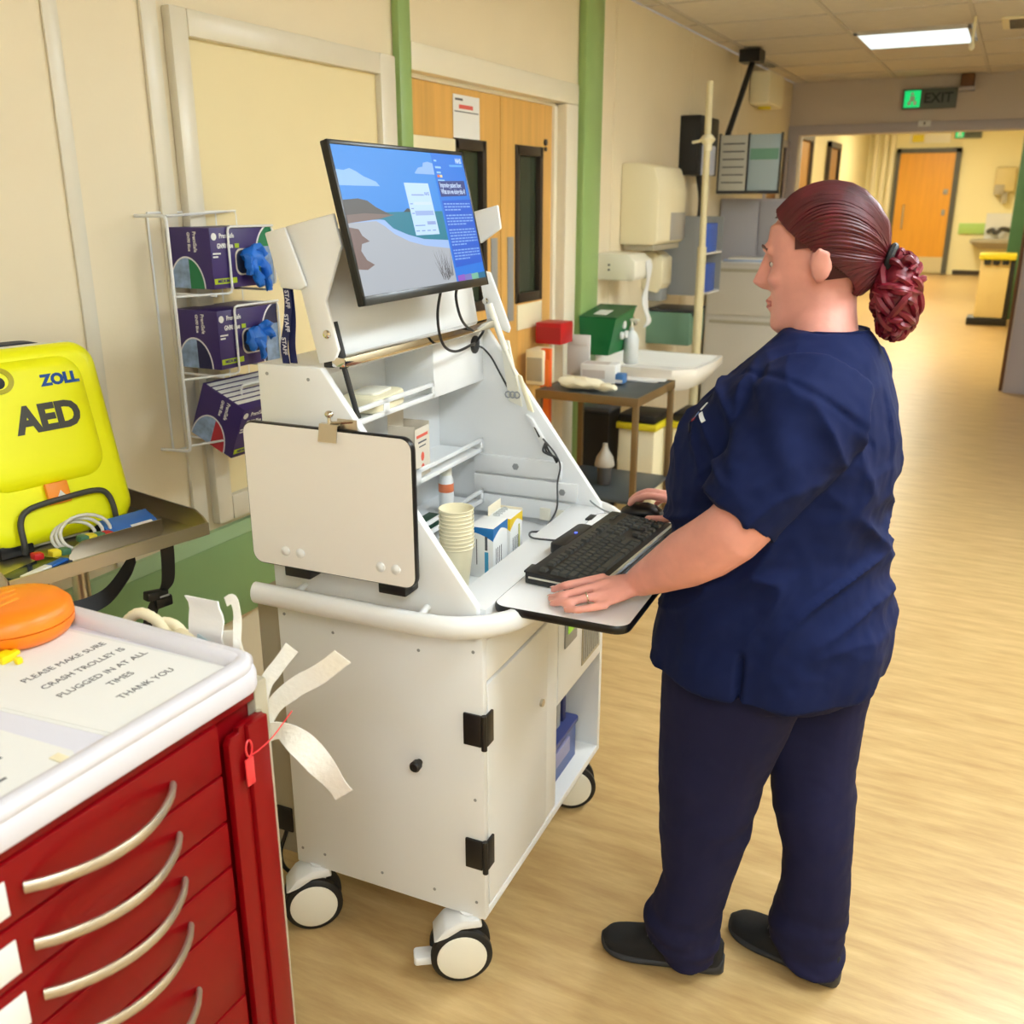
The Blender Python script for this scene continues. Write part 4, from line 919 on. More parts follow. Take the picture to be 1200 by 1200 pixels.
# ------------------------------------------------------------------ glove box rack on the wall
gr = thing('glove_box_rack', 'white wire wall rack holding three glove boxes', 'rack', (XW, 1.95, .95))
def wr(*paths, r=.0032):
    for p in paths: MB().tube(p, r, 8).obj('wire', M_white, gr, world=True)
def soft(p, rr=.012):                      # round the corners of a polyline
    p = [Vector(q) for q in p]; o = [p[0]]
    for i in range(1, len(p)-1):
        a = (p[i-1]-p[i]).normalized()*rr+p[i]; b_ = (p[i+1]-p[i]).normalized()*rr+p[i]
        o += [a, (a+b_)/4+p[i]/2, b_]
    return o+[p[-1]]
y0_, y1_ = 1.885, 2.125; xf = -1.815
wr(soft([(XW+.004, 1.84, 1.572), (XW+.004, 2.16, 1.575), (XW+.004, 2.16, .95), (XW+.004, 1.84, .95), (XW+.004, 1.84, 1.572)]))
wr(soft([(XW+.004, 1.80, 1.566), (-1.87, 1.80, 1.566), (-1.87, 1.80, .972), (XW+.004, 1.80, .965)]), r=.0042)
wr([(-1.87, 1.80, 1.566), (XW+.004, 2.16, 1.575)])
wr(*[[(XW+.004, y, 1.57), (XW+.004, y, .95)] for y in (1.93, 2.08)])
for zt_, zb_ in ((1.538, 1.375), (1.338, 1.165), (1.128, .99)):
    wr(soft([(XW+.004, 2.118, zt_-.01), (xf+.004, 2.118, zt_-.004), (xf+.004, 2.118, zb_+.01), (XW+.03, 2.118, zb_)]))
    wr(soft([(xf+.004, 2.12, zt_), (xf+.004, 1.945, zt_), (xf+.004, 1.945, zb_-.003), (-1.87, 1.80, zb_-.004)]))
    wr([(XW+.004, 1.89, zb_-.006), (xf, 1.89, zb_-.006)], [(XW+.004, 2.10, zb_-.006), (xf, 2.10, zb_-.006)])
MB().box(XW, XW+.012, 1.965, 2.015, 1.555, 1.60, .003).obj('mount_plate', M_white, gr, world=True)
def glove(parent, seedn, pts, M):
    rnd = random.Random(seedn); m = MB()
    m.ball((0, 0, 0), (.02, .036, .026), 18)
    for p in pts: m.tube(bez(p, 5), [.012-.004*abs(k/(5*(len(p)-1))-.4) for k in range(5*(len(p)-1)+1)], 9)
    for v in m.bm.verts:
        n_ = noise.noise_vector(v.co*55+Vector((seedn, 0, 0)))*.008+noise.noise_vector(v.co*120)*.003; v.co += n_
    bmesh.ops.transform(m.bm, matrix=M, verts=m.bm.verts)
    m.obj('glove', M_blue, parent)
def glove_box(label, z, third, med, seedn, tilt=0, xs=0):
    t = thing('glove_box', label, 'box', (XW+.014, y0_, z), group='purple glove boxes in the wall rack')
    if tilt: t.rotation_euler = (0, tilt, 0)
    dx, dy, dz = .150, .232, .152
    bx_ = MB(); bx_.box(0, dx, 0, dy, 0, dz, .0015); body = bx_.obj('carton', M_purple, t)
    # front print (facing the corridor): white roundel, lines, lime bar, half-disc photo panel
    X0 = dx+.0003
    fr = lambda y, zz: frame((X0, y, zz), (0, 1, 0), (0, 0, 1))
    text('lettering', 'PremiSafe', .017, M_white, t, fr(.060, dz-.021), bold=.0003, sx=.8); text('lettering', 'GN90 Blue', .017, M_white, t, fr(.052, dz-.046), bold=.0005, sx=.75)
    q = MB(); q.cyl((dx, .014, dz-.022), (dx+.0006, .014, dz-.022), .009, n=20); q.box(dx, dx+.0006, .006, .034, dz-.066, dz-.062); q.box(dx, dx+.0006, .006, .024, dz-.074, dz-.070); q.obj('white_print', M_white, t, False)
    q = MB(); q.box(dx, dx+.0008, .004, .086, .012, .026); q.box(dx, dx+.0008, .088, .103, dz-.052, dz-.041); q.obj('lime_bar', mat('lime_print_%d' % seedn, (172, 196, 20), .5), t, False)
    text('lettering', 'MEDIUM', .011, M_purple, t, fr(.036, .019) @ Matrix.Translation((0, 0, .0008)), bold=.0004)
    def disc(cy, cz, r, rng, colr, lay):
        q = MB(); pl = []
        for k in range(25):
            a = R(rng[0]+(rng[1]-rng[0])*k/24); pl.append((min(dy, cy+r*math.cos(a)), max(0, min(dz, cz+r*math.sin(a)))))
        q.prism(pl+[(min(dy, cy+r*math.cos(R(rng[1]))), 0), (min(dy, cy+r*math.cos(R(rng[0]))), 0)], dx+.0001*lay, dx+.0002+.0001*lay, 'yz'); return q.obj('printed_disc', colr, t, False)
    wht = MATS.get('print_pale') or mat('print_pale', (226, 226, 232), .5); pal = MATS.get('print_sky') or mat('print_sky', (140, 164, 200), .5, var=.3, vscale=40)
    disc(dy+.012, .085, .078, (92, 180), wht, 1); disc(dy+.012, .085, .073, (92, 180), third, 2)
    q = MB(); q.box(dx, dx+.0006, dy-.052, dy, 0, .10); q.obj('printed_photo', pal, t, False)
    # dispensing slot
    q = MB(); q.rbox(dx-.003, dx+.0007, .086, .168, .03, .098, .02, 'x'); q.obj('slot_edge', M_cbox, t)
    q = MB(); q.rbox(dx-.003, dx+.0011, .09, .164, .034, .094, .02, 'x'); q.obj('slot', mat('slot_dark_%d' % seedn, (30, 40, 70), .7), t)
    # end print (facing the camera)
    q = MB(); pl = [(.085*math.cos(R(a)), .085*math.sin(R(a))) for a in range(0, 181, 10)]
    q.prism([(.062+x*.72, z_*.95) for x, z_ in pl], -.0004, 0, 'xz'); q.obj('printed_disc', wht, t, False)
    q = MB(); q.prism([(.062+x*.67, z_*.90) for x, z_ in pl], -.0007, -.0003, 'xz'); q.obj('printed_disc', pal, t, False)
    q = MB(); q.prism([(.072, 0), (.072, .0745)]+[(.062+x*.67, z_*.90) for x, z_ in pl if x*.67 > .01][::-1], -.0010, -.0006, 'xz'); q.obj('size_panel', third, t, False)
    text('lettering', 'PremiSafe', .016, M_white, t, frame((.098, -.0004, dz-.035), (0, 0, -1), (1, 0, 0)), bold=.0003, sx=.8); text('lettering', 'GN90 Blue', .013, M_white, t, frame((.078, -.0004, dz-.035), (0, 0, -1), (1, 0, 0)), bold=.0003, sx=.8)
    return t
gd = mat('print_green', (20, 120, 74), .5); dk = mat('print_navy', (34, 34, 76), .5); rdp = mat('print_red', (176, 40, 56), .5)
t = glove_box('topmost glove box in the wall rack, green roundel and torn slot', 1.385, gd, 'M', 3)
glove(t, 3, [[(0, 0, .01), (.012, -.01, -.02), (.016, -.002, -.05), (.012, .012, -.07)], [(0, .01, 0), (.014, .03, -.02), (.014, .035, -.055), (.01, .045, -.088)], [(0, -.02, .01), (.012, -.03, -.01), (.01, -.024, -.045)], [(0, .0, .02), (.008, .02, .02), (.01, .035, .0)]], Matrix.Translation((.165, .135, .075)))
t = glove_box('middle glove box in the wall rack with dark blue roundel', 1.178, dk, 'S', 5)
glove(t, 5, [[(0, -.03, .01), (.012, -.035, -.01), (.008, -.03, -.03)], [(0, 0, 0), (.015, .0, -.03), (.013, .005, -.062)], [(0, .02, .005), (.012, .036, .008), (.01, .05, -.008)], [(0, .01, .02), (.01, .03, .03), (.01, .045, .026)]], Matrix.Translation((.163, .13, .075)))
t = glove_box('lowest glove box, tipped forward in the wall rack, red roundel', .985, rdp, 'L', 9, R(24))
t.location = (XW+.03, y0_, 1.0)
glove(t, 9, [[(0, 0, .02), (.014, .0, 0), (.012, -.01, -.03)], [(0, .02, .01), (.012, .03, -.01), (.01, .03, -.04)]], Matrix.Translation((.163, .14, .075)))
for k in range(6):
    q = MB(); q.box(.01+.02*k, .024+.02*k, .004, .228, .1525, .1535, .0003); q.obj('paper_fold', M_paper, t)
# ------------------------------------------------------------------ things around the doors, wash area and lobby
def wthing(name, label, cat, loc, rz=0, group=None): return thing(name, label, cat, loc, rz, group)
t = wthing('door_notice', 'white paper notice with red heading on the wooden door', 'notice', (XW-.034, 3.555, 1.83))
MB().box(0, .0015, -.105, .105, 0, .165).obj('sheet', M_paper, t, False)
MB().box(.0015, .002, -.06, .05, .115, .130).obj('red_heading', mat('heading_red', (214, 90, 80), .6), t, False)
q = MB(); q.box(.0015, .002, -.09, -.03, .144, .152); q.box(.0015, .002, -.095, .095, .102, .106); q.obj('small_print', M_ink, t, False)
# two-tier table
tb = wthing('two_tier_table', 'dark-topped steel two-tier side table beyond the cart', 'table', (-1.63, 4.19, 0))
MB().box(-.245, .245, -.26, .255, .752, .775, .004).obj('table_top', M_slate, tb)
q = MB(); q.box(-.25, .25, -.265, -.255, .74, .779, .002); q.box(-.25, .25, .25, .26, .74, .779, .002); q.box(-.25, -.24, -.26, .26, .74, .779, .002); q.box(.24, .25, -.26, .26, .74, .779, .002)
brz = mat('bronze_steel', (134, 112, 80), .4, metal=.6); q.obj('top_frame', brz, tb)
for x in (-.235, .235):
    for y in (-.25, .245): MB().box(x-.013, x+.013, y-.013, y+.013, 0, .745, .002).obj('leg', brz, tb)
MB().box(-.24, .24, -.255, .25, .285, .30, .003).obj('lower_shelf', M_slate, tb)
# things on and round that table
t = wthing('red_box', 'red fire-blanket style box fixed at the door beyond the table', 'box', (-1.925, 4.17, .955))
MB().box(-.06, .075, -.03, .11, 0, .10, .006).obj('case', M_redplain, t); MB().box(-.05, .07, -.031, -.030, .02, .08).obj('front_label', mat('dull_red', (170, 30, 40), .5), t, False)
t = wthing('cream_dispenser', 'tall cream dispenser box below the red box', 'box', (-1.955, 4.07, .78))
MB().box(-.02, .075, -.06, .07, 0, .165, .01).obj('case', M_cream, t); MB().box(-.01, .07, -.066, -.06, .02, .13, .003).obj('front_panel', M_khaki, t)
t = wthing('white_panel', 'white backing card standing behind the tissue boxes', 'card', (-1.90, 4.36, .78))
MB().box(-.01, .11, -.01, .0, 0, .20, .002).obj('card', M_white, t); MB().box(.0, .1, -.014, -.01, .15, .19, .002).obj('folded_edge', M_paper, t)
t = wthing('orange_sleeve', 'orange plastic sleeve hanging beside the cream dispenser', 'sleeve', (-1.885, 4.08, .52))
MB().box(-.02, .028, -.05, -.02, 0, .43, .004).obj('sleeve', mat('sleeve_orange', (236, 96, 22), .5), t); MB().box(-.018, .026, -.055, -.05, .05, .38, .002).obj('front_fold', mat('sleeve_orange_pale', (242, 120, 40), .5), t)
t = wthing('tissue_carton', 'low white tissue carton with grey print on the table', 'box', (-1.72, 4.26, .78), R(8))
MB().box(-.06, .11, -.06, .06, 0, .085, .003).obj('carton', M_paper, t); q = MB(); q.box(-.05, .06, -.0605, -.06, .02, .06); q.box(-.05, .07, -.04, .04, .085, .0855); q.obj('print', mat('pale_print', (204, 196, 190), .6), t, False)
t = wthing('blue_pack', 'small blue pack beside the tissue carton', 'pack', (-1.595, 4.25, .78))
MB().box(-.022, .03, -.03, .03, 0, .045, .004).obj('pack', mat('dull_blue', (70, 120, 180), .5), t); MB().box(-.02, .028, -.031, -.03, .005, .02).obj('label', M_paper, t, False)
t = wthing('cloth_heap', 'crumpled cream cloth lying at the front of the table', 'cloth', (-1.69, 4.03, .785))
q = MB(); q.ball((0, 0, .022), (.13, .055, .026), 22)
for v in q.bm.verts: v.co += noise.noise_vector(v.co*22)*.02+noise.noise_vector(v.co*60)*.006; v.co.z = max(v.co.z, 0)
q.obj('cloth', mat('cream_cloth', (240, 234, 206), .8), t)
q = MB(); q.ball((.13, -.02, .016), (.05, .03, .018), 16)
for v in q.bm.verts: v.co += noise.noise_vector(v.co*40)*.01; v.co.z = max(v.co.z, 0)
q.obj('loose_end', MATS['cream_cloth'], t)
t = wthing('paper_sheets', 'loose white sheets at the back of the table', 'paper', (-1.52, 4.39, .777))
q = MB(); q.box(-.10, .08, -.05, .045, 0, .004); q.box(-.08, .11, -.045, .03, .004, .007, M=Matrix.Rotation(R(9), 4, 'Z')); q.obj('sheets', M_paper, t, False)
t = wthing('gel_bottle', 'translucent pump bottle with dark base on the lower shelf', 'bottle', (-1.62, 4.16, .301))
q = MB(); q.lathe([(.03, 0), (.035, .005), (.035, .09), (.034, .092)], 20); q.obj('base', M_dgrey, t)
q = MB(); q.lathe([(.046, .09), (.048, .10), (.040, .135), (.020, .165), (.014, .18), (.012, .20), (0, .202)], 20); q.obj('neck', mat('smoky_plastic', (176, 170, 158), .3), t)
# green bin on the wall post
t = wthing('green_wall_bin', 'emerald green open bin with white symbol fixed on the wide green post', 'bin', (XW+.045, 4.68, .85))
q = MB(); q.ring_loft([[(0, -.10, 0), (.15, -.10, 0), (.15, .12, 0), (0, .12, 0)], [(0, -.13, .19), (.20, -.13, .19), (.20, .16, .225), (0, .16, .225)]]); q.obj('tub', M_bin_green, t, False)
q = MB(); q.prism([(-.13, .19), (.16, .225), (.16, .232), (-.13, .197)], 0, .205, 'yz'); lidg = q.obj('rim', mat('deep_emerald', (8, 90, 48), .4), t, False)
MB().box(.06, .13, -.06, .04, .212, .214, M=Matrix.Rotation(R(7), 4, 'X')).obj('top_label', M_white, t, False)
q = MB()
for a in range(3):
    c_, s_ = math.cos(R(90+120*a)), math.sin(R(90+120*a)); q.cyl((.182, .03+.035*c_, .11+.035*s_), (.192, .03+.035*c_, .11+.035*s_), .020, n=12)
q.obj('white_symbol', M_white, t)
# paper roll dispenser with hanging towel
t = wthing('roll_dispenser', 'white wall roll dispenser with a long paper tail hanging down', 'dispenser', (XW, 5.02, 1.2))
q = MB(); q.prism([(0, .0), (.20, .0), (.215, .02), (.215, .10), (.17, .135), (0, .14)], -.13, .13, 'xz', .008); q.obj('cover', M_white2, t)
q = MB(); q.box(.06, .072, -.132, -.13, .05, .06); q.box(.06, .072, -.132, -.13, .075, .085); q.obj('sight_holes', M_dgrey, t, False)
q = MB(); q.strip(bez([(.215, .07, .10), (.222, .07, .05), (.215, .075, -.02), (.20, .08, -.10), (.215, .07, -.17), (.235, .06, -.22), (.22, .06, -.255)], 5), (0, 1, .05), [.07+.02*math.sin(k*.5) for k in range(31)], .002); q.obj('paper_tail', M_paper, t)
# big hand-towel dispenser
t = wthing('towel_dispenser', 'large cream hand towel dispenser on the wall', 'dispenser', (XW, 5.44, 1.37))
q = MB(); q.prism([(0, 0), (.20, 0), (.225, .02), (.225, .30), (.19, .41), (.10, .43), (0, .43)], -.24, .24, 'xz', .012); q.obj('cover', M_cream, t)
q = MB(); q.box(.224, .229, -.03, .235, .02, .17, .002); q.obj('level_window', mat('smoke_window', (168, 164, 158), .3), t)
q = MB(); q.box(.02, .20, -.22, .22, -.03, 0, .005); q.obj('paper_slot', M_khaki, t)
# soap dispenser
t = wthing('soap_dispenser', 'cream soap dispenser on the wall under the towel dispenser', 'dispenser', (XW, 5.68, 1.08))
MB().prism([(0, .02), (.10, .0), (.13, .05), (.13, .20), (.08, .235), (0, .235)], -.09, .09, 'xz', .006).obj('cover', M_cream, t)
MB().box(.02, .12, -.06, .06, -.05, .02, .004).obj('nozzle', M_grey, t)
# wall shelf with blue and purple packs
ws = wthing('wall_shelf', 'white two-tier wall shelf of glove and apron packs', 'shelf', (XW, 6.05, 1.05))
for z in (.0, .24): MB().box(0, .30, -.2, .2, z, z+.012).obj('shelf_board', M_white, ws, False)
MB().box(0, .30, -.205, -.2, 0, .46).obj('shelf_end', M_grey, ws, False); MB().box(0, .30, .2, .205, 0, .46).obj('shelf_end', M_grey, ws, False)
for k, (x, z, c_) in enumerate(((.22, .013, (90, 60, 130)), (.27, .013, (60, 100, 200)), (.20, .253, (66, 60, 90)), (.27, .253, (40, 96, 210)))):
    t = wthing('supply_pack', ('lower purple', 'lower blue', 'upper dark', 'upper bright blue')[k]+' pack on the two-tier wall shelf', 'pack', (XW+x, 6.0, 1.05+z))
    MB().box(-.028, .026, -.12, .14, 0, .17, .004).obj('carton', mat('pack_colour_%d' % k, c_, .5), t); MB().box(-.02, .02, -.1205, -.12, .06, .12).obj('label', M_paper, t, False)
# basin with taps
sk_ = wthing('wash_basin', 'white wall-hung wash basin behind the side table', 'basin', (XW, 5.0, .66))
q = MB()
o_ = [(0, -.30), (.50, -.30), (.60, -.20), (.62, .10), (.60, .30), (0, .32)]
q.ring_loft([[(x*.9, y*.85, 0) for x, y in o_], [(x, y, .08) for x, y in o_], [(x, y, .12) for x, y in o_], [(x*.93+.02, y*.9, .122) for x, y in o_], [(x*.8+.06, y*.75, .05) for x, y in o_]]); q.obj('bowl', mat('vitreous_white', (244, 242, 236), .15), sk_)
q = MB(); q.box(0, .02, -.3, .32, .12, .30, .004); q.obj('splashback', M_white2, sk_)
q = MB(); q.tube(bez([(.03, .0, .24), (.05, 0, .34), (.14, 0, .36), (.19, 0, .30)], 5), .012, 10); q.cyl((.04, -.09, .22), (.10, -.10, .24), .016); q.cyl((.04, .09, .22), (.10, .1, .24), .016); q.obj('tap', M_chrome, sk_)
t = wthing('soap_bottle', 'clear pump soap bottle standing at the corner of the basin', 'bottle', (-1.74, 4.80, .783))
q = MB(); q.lathe([(.035, 0), (.04, .006), (.04, .13), (.028, .16), (.012, .175), (.012, .19)], 20); q.obj('bottle', mat('milky_plastic', (222, 226, 228), .3), t)
q = MB(); q.cyl((0, 0, .19), (0, 0, .225), .006); q.box(-.012, .04, -.008, .008, .222, .234, .003); q.obj('pump', M_white2, t)
t = wthing('teal_caddy', 'pale teal plastic sharps caddy hung on the wall right of the taps', 'caddy', (XW, 5.85, .76))
MB().box(.0, .28, -.14, .16, 0, .20, .01).obj('tub', M_paleteal, t); q = MB(); q.box(.0, .285, -.145, .165, .2, .215, .004); q.cyl((.285, -.1, .19), (.292, -.1, .19), .018, n=14); q.obj('lid', M_dgrey, t)
# pedal bins under the basin
for k, (x, y, lb) in enumerate(((-1.63, 4.74, 'cream pedal bin with yellow rim, nearest the black sack under the basin'), (-1.38, 4.88, 'cream pedal bin with yellow rim, in the middle of the three'), (-1.30, 5.42, 'cream pedal bin with yellow rim beside the filing cabinet'))):
    t = wthing('pedal_bin', lb, 'bin', (x, y, 0), group='cream pedal bins by the basin')
    MB().box(-.10, .10, -.12, .12, .02, .47, .012).obj('bin_body', M_cream, t)
    q = MB(); q.box(-.11, .11, -.13, .13, .47, .505, .006); q.obj('bin_rim', M_byellow, t)
    MB().box(-.105, .105, -.125, .125, .505, .55, .015).obj('bin_lid', M_black, t); MB().box(-.04, .04, -.15, -.12, .01, .03, .004).obj('pedal', M_black, t)
    if k == 0: MB().box(.01, .0995, -.122, -.12, .14, .19, .0005).obj('lime_label', M_lime, t)
t = wthing('black_sack_bin', 'tall narrow black bin standing left of the pedal bins', 'bin', (-1.85, 4.66, 0))
q = MB(); q.ring_loft([[(-.07, -.07, 0), (.07, -.07, 0), (.07, .07, 0), (-.07, .07, 0)], [(-.085, -.085, .55), (.085, -.085, .55), (.085, .085, .55), (-.085, .085, .55)]]); q.obj('sack', M_black, t, False)
MB().box(-.09, .09, -.09, .09, .55, .58, .01).obj('rim', M_dgrey, t)
# drip stand
t = wthing('drip_stand', 'tall cream drip stand pole with a round clamp', 'stand', (-1.62, 5.6, 0))
q = MB(); q.cyl((0, 0, .06), (0, 0, 1.35), .026); q.cyl((0, 0, 1.35), (-.01, 0, 2.23), .019); q.obj('pole', M_pipe, t)
q = MB(); q.lathe([(.02, -.03), (.03, -.02), (.045, .0), (.03, .02), (.015, .03)], 20, Matrix.Translation((-.005, 0, 1.93))); q.cyl((-.005, 0, 1.93), (-.09, -.01, 1.915), .008); q.cyl((0, 0, 1.87), (0, 0, 1.91), .022); q.obj('clamp', M_cream, t)
for k in range(5):
    a = 2*PI*k/5; q = MB(); q.cyl((0, 0, .07), (.24*math.cos(a), .24*math.sin(a), .06), .012, n=10); q.cyl((.24*math.cos(a), .24*math.sin(a), 0), (.24*math.cos(a), .24*math.sin(a), .06), .018, n=12); q.obj('base_leg', M_grey, t)
# black wall cabinet and white box on it
t = wthing('black_wall_box', 'black wall-mounted box behind the drip stand', 'box', (XW, 6.36, 1.76))
MB().box(0, .13, -.16, .26, 0, .35, .006).obj('case', M_black, t); MB().box(.02, .11, -.166, -.16, .03, .32, .003).obj('front_panel', mat('soft_black', (32, 32, 34), .6), t)
MB().box(.10, .16, -.1, .12, .0, .18, .01).obj('white_handset', mat('handset_lilac', (206, 210, 232), .4), t)
MB().tube(bez([(.10, .0, 0), (.12, .02, -.15), (.10, .05, -.32), (.06, .02, -.5)], 6), .03, 10).obj('black_hose', M_black, t)
# filing cabinet
t = wthing('filing_cabinet', 'pale grey two-drawer cabinet beyond the basin', 'cabinet', (-1.62, 7.0, 0))
MB().box(-.30, .36, -.2, .15, .04, 1.19, .01).obj('carcass', mat('cabinet_grey', (206, 200, 188), .45), t)
for z0, z1 in ((.06, .815), (.84, 1.17)):
    d = MB().box(-.285, .345, -.215, -.2, z0, z1, .004).obj('drawer', MATS['cabinet_grey'], t); MB().box(-.26, .32, -.22, -.214, z1-.035, z1-.012, .002).obj('grip', M_khaki, d)
t = wthing('paper_pile', 'flat pile of bluish paper folders on the grey cabinet', 'paper', (-1.62, 6.98, 1.191))
for k in range(3): MB().box(-.22+.02*k, .2+.02*k, -.15, .10, .012*k, .012*k+.011, .001, M=Matrix.Rotation(R(5*k-4), 4, 'Z')).obj('folder', (M_paper, mat('folder_blue', (166, 188, 224), .5), M_paper)[k], t)
# wall display on arm
t = wthing('wall_screen', 'two-panel wall screen hung from a black ceiling arm', 'screen', (-1.74, 6.9, 1.67))
q = MB(); q.box(-.17, .02, 0, .03, 0, .36, .004); lp_ = q.obj('left_panel', mat('board_grey', (196, 196, 186), .4), t)
q = MB(); q.box(.03, .24, 0, .03, 0, .36, .004); q.obj('right_panel', mat('board_blue', (176, 196, 206), .25), t)
q = MB(); q.box(-.18, -.17, -.005, .035, -.01, .37); q.box(.02, .03, -.005, .035, -.01, .37); q.box(.24, .25, -.005, .035, -.01, .37); q.box(-.18, .25, -.005, .035, -.02, 0); q.obj('screen_frame', M_dgrey, t, False)
q = MB()
for k in range(6): q.box(-.15, .0, -.002, 0, .05+.05*k, .058+.05*k)
q.obj('text_lines', M_ink, lp_, False)
q = MB(); q.box(.04, .23, -.002, 0, .2, .27); q.obj('green_field', mat('board_green', (120, 170, 150), .4), t, False)
q = MB(); q.cyl((-.06, .30, .86), (-.13, .02, .36), .02, n=10); q.box(-.14, .0, .22, .38, .84, .92); q.obj('ceiling_arm', M_black, t)
t = wthing('tall_cupboard', 'tall grey-lilac cupboard standing below the wall screen', 'cupboard', (-1.75, 7.42, 0))
MB().box(-.22, .36, -.2, .3, .05, 1.62, .006).obj('carcass', MATS['grey_lilac_paint'], t)
for x0, x1 in ((-.21, .065), (.075, .35)):
    d = MB().box(x0, x1, -.216, -.2, .08, 1.6, .003).obj('door', mat('door_lilac_%d' % int(x1*1000), (176, 174, 182), .45), t); MB().box((x0+x1)/2-.01, (x0+x1)/2+.01, -.226, -.216, .9, 1.1, .003).obj('handle', M_steel, d)
t = wthing('wall_alarm_box', 'cream alarm sounder box high on the wall before the partition', 'alarm', (XW, 8.1, 2.3))
MB().box(0, .16, -.25, .25, 0, .24, .03).obj('case', M_cream, t); MB().cyl((.08, -.05, -.02), (.08, -.05, .0), .05).obj('lamp', M_byellow, t)
# exit sign, detector, vent, pull cord
def exit_sign(label, loc, s, k):
    t = wthing('exit_sign', label, 'sign', loc)
    MB().box(-.21*s, .21*s, -.03*s, .03*s, 0, .155*s, .006*s).obj('sign_case', mat('sign_dull_%d' % k, (96, 104, 100), .5), t)
    gl = flat('exit_green_%d' % k, (20, 190, 100), 1.3)
    q = MB(); q.box(-.195*s, -.07*s, -.034*s, -.03*s, .012*s, .143*s); q.obj('running_man_panel', gl, t, False)
    q = MB(); q.ball((-.135*s, -.037*s, .118*s), (.012*s, .003*s, .012*s), 10); q.box(-.15*s, -.115*s, -.038*s, -.034*s, .06*s, .10*s); q.box(-.165*s, -.14*s, -.038*s, -.034*s, .03*s, .06*s); q.box(-.12*s, -.095*s, -.038*s, -.034*s, .03*s, .06*s); q.obj('running_figure', M_white, t)
    text('lettering', 'EXIT', .11*s, mat('sign_letter_%d' % k, (40, 52, 48), .6), t, frame((.07*s, -.0345*s, .077*s), (1, 0, 0), (0, 0, 1)), bold=.002*s)
    return t
exit_sign('green running-man exit sign above the lobby opening', (-.83, YP-.03, 2.345), 1.0, 1)
exit_sign('small distant exit sign above the far wooden door', (-1.30, 24.75, 2.93), 1.3, 2)
t = wthing('fire_detector', 'small brown and white detector where ceiling meets the partition', 'detector', (-.55, YP-.05, 2.5))
q = MB(); q.box(-.05, .05, -.05, .05, 0, .10, .01); q.obj('detector_body', M_brown, t); q = MB(); q.box(-.06, .06, -.052, .052, -.03, 0, .006); q.obj('detector_base', M_lilac, t)
t = wthing('door_plate', 'small white number plate on the frame above the lobby opening', 'plate', (-.845, YP-.03, 2.205))
MB().box(-.05, .05, -.004, 0, 0, .05, .001).obj('plate', M_white, t); MB().box(-.006, .006, -.006, -.004, .012, .038).obj('mark', M_dgrey, t, False)
t = wthing('ceiling_vent', 'cream slotted air vent in the ceiling right of the lit panel', 'vent', (-.06, 6.85, CEIL-.012))
MB().box(-.2, .28, -.2, .2, 0, .012, .003).obj('vent_frame', M_cream, t)
for k in range(5): MB().box(-.16, .24, -.15+.07*k, -.12+.07*k, -.006, 0, .001).obj('vent_slat', M_dgrey, t)
t = wthing('light_pull_cord', 'thin cream pull cord hanging from the ceiling beside the lit panel', 'cord', (-.39, 6.55, 2.45))
MB().cyl((0, 0, .0), (0, 0, .15), .008, n=8).obj('cord', M_cream, t); MB().ball((0, 0, -.01), (.016, .016, .022), 12).obj('toggle', M_cream, t)
# lobby things
t = wthing('lobby_bin', 'cream clinical bin with yellow lid and black frame in the lobby', 'bin', (-.20, 14.8, 0))
MB().box(-.20, .16, -.2, .2, .10, .86, .02).obj('bin_body', mat('bin_buff', (224, 200, 140), .5), t); MB().box(-.23, .22, -.24, .24, .86, .94, .02).obj('bin_lid', M_byellow, t)
q = MB(); q.box(-.28, .20, -.22, .22, 0, .10, .01); q.box(.16, .22, -.2, .2, .0, .85, .01); q.obj('bin_frame', M_black, t); q = MB()
for k in range(3): q.box(-.16+.11*k, -.08+.11*k, -.245, -.2, .80, .86)
q.obj('sack_fold', M_black, t, False)
t = wthing('lobby_basin', 'distant wash basin on the far lobby wall beyond the bin', 'basin', (-.40, 24.5, .60))
q = MB(); q.ring_loft([[(-.35, -.2, 0), (.3, -.2, 0), (.3, .25, 0), (-.35, .25, 0)], [(-.55, -.35, .14), (.45, -.35, .14), (.45, .28, .14), (-.55, .28, .14)], [(-.55, -.35, .2), (.45, -.35, .2), (.45, .28, .2), (-.55, .28, .2)]]); q.obj('bowl', M_khaki, t, False)
q = MB(); q.box(-.3, .25, .2, .28, .2, .75); q.obj('splashback', M_white, t, False)
q = MB(); q.tube(bez([(-.22, .2, .36), (-.14, .0, .40), (-.05, -.05, .34), (.05, 0, .42), (.2, .15, .40)], 5), .05, 8); q.obj('tap', M_dgrey, t)
t = wthing('lobby_dispenser', 'cream towel dispenser on the far lobby wall', 'dispenser', (-.44, 24.62, 1.8))
MB().box(-.2, .22, -.1, .18, 0, .52, .05).obj('cover', mat('aged_cream', (216, 198, 140), .5), t); MB().box(-.18, .02, -.13, .1, -.06, .15, .02).obj('nozzle', M_khaki, t); MB().box(-.02, .1, -.08, .15, -.24, 0, .02).obj('soap_pump', M_khaki, t)
t = wthing('lobby_sign', 'yellow and white paper sign above the far wooden door', 'sign', (-2.15, 24.78, 2.85))
MB().box(-.35, .5, -.01, .0, 0, .2).obj('sheet', M_white2, t, False); MB().box(-.3, -.05, -.02, -.01, .02, .18).obj('yellow_mark', M_byellow, t, False)
for k, y in enumerate((15.2, 18.6)):
    t = wthing('lobby_wall_unit', ('nearer', 'further')[k]+' small white unit on the left lobby wall', 'wall unit', (-3.36, y, 1.35))
    MB().box(0, .12, -.15, .15, 0, .3, .02).obj('cover', M_white2, t); MB().box(.02, .05, -.03, .03, -.8, 0).obj('drop_pipe', M_dgrey, t, False)
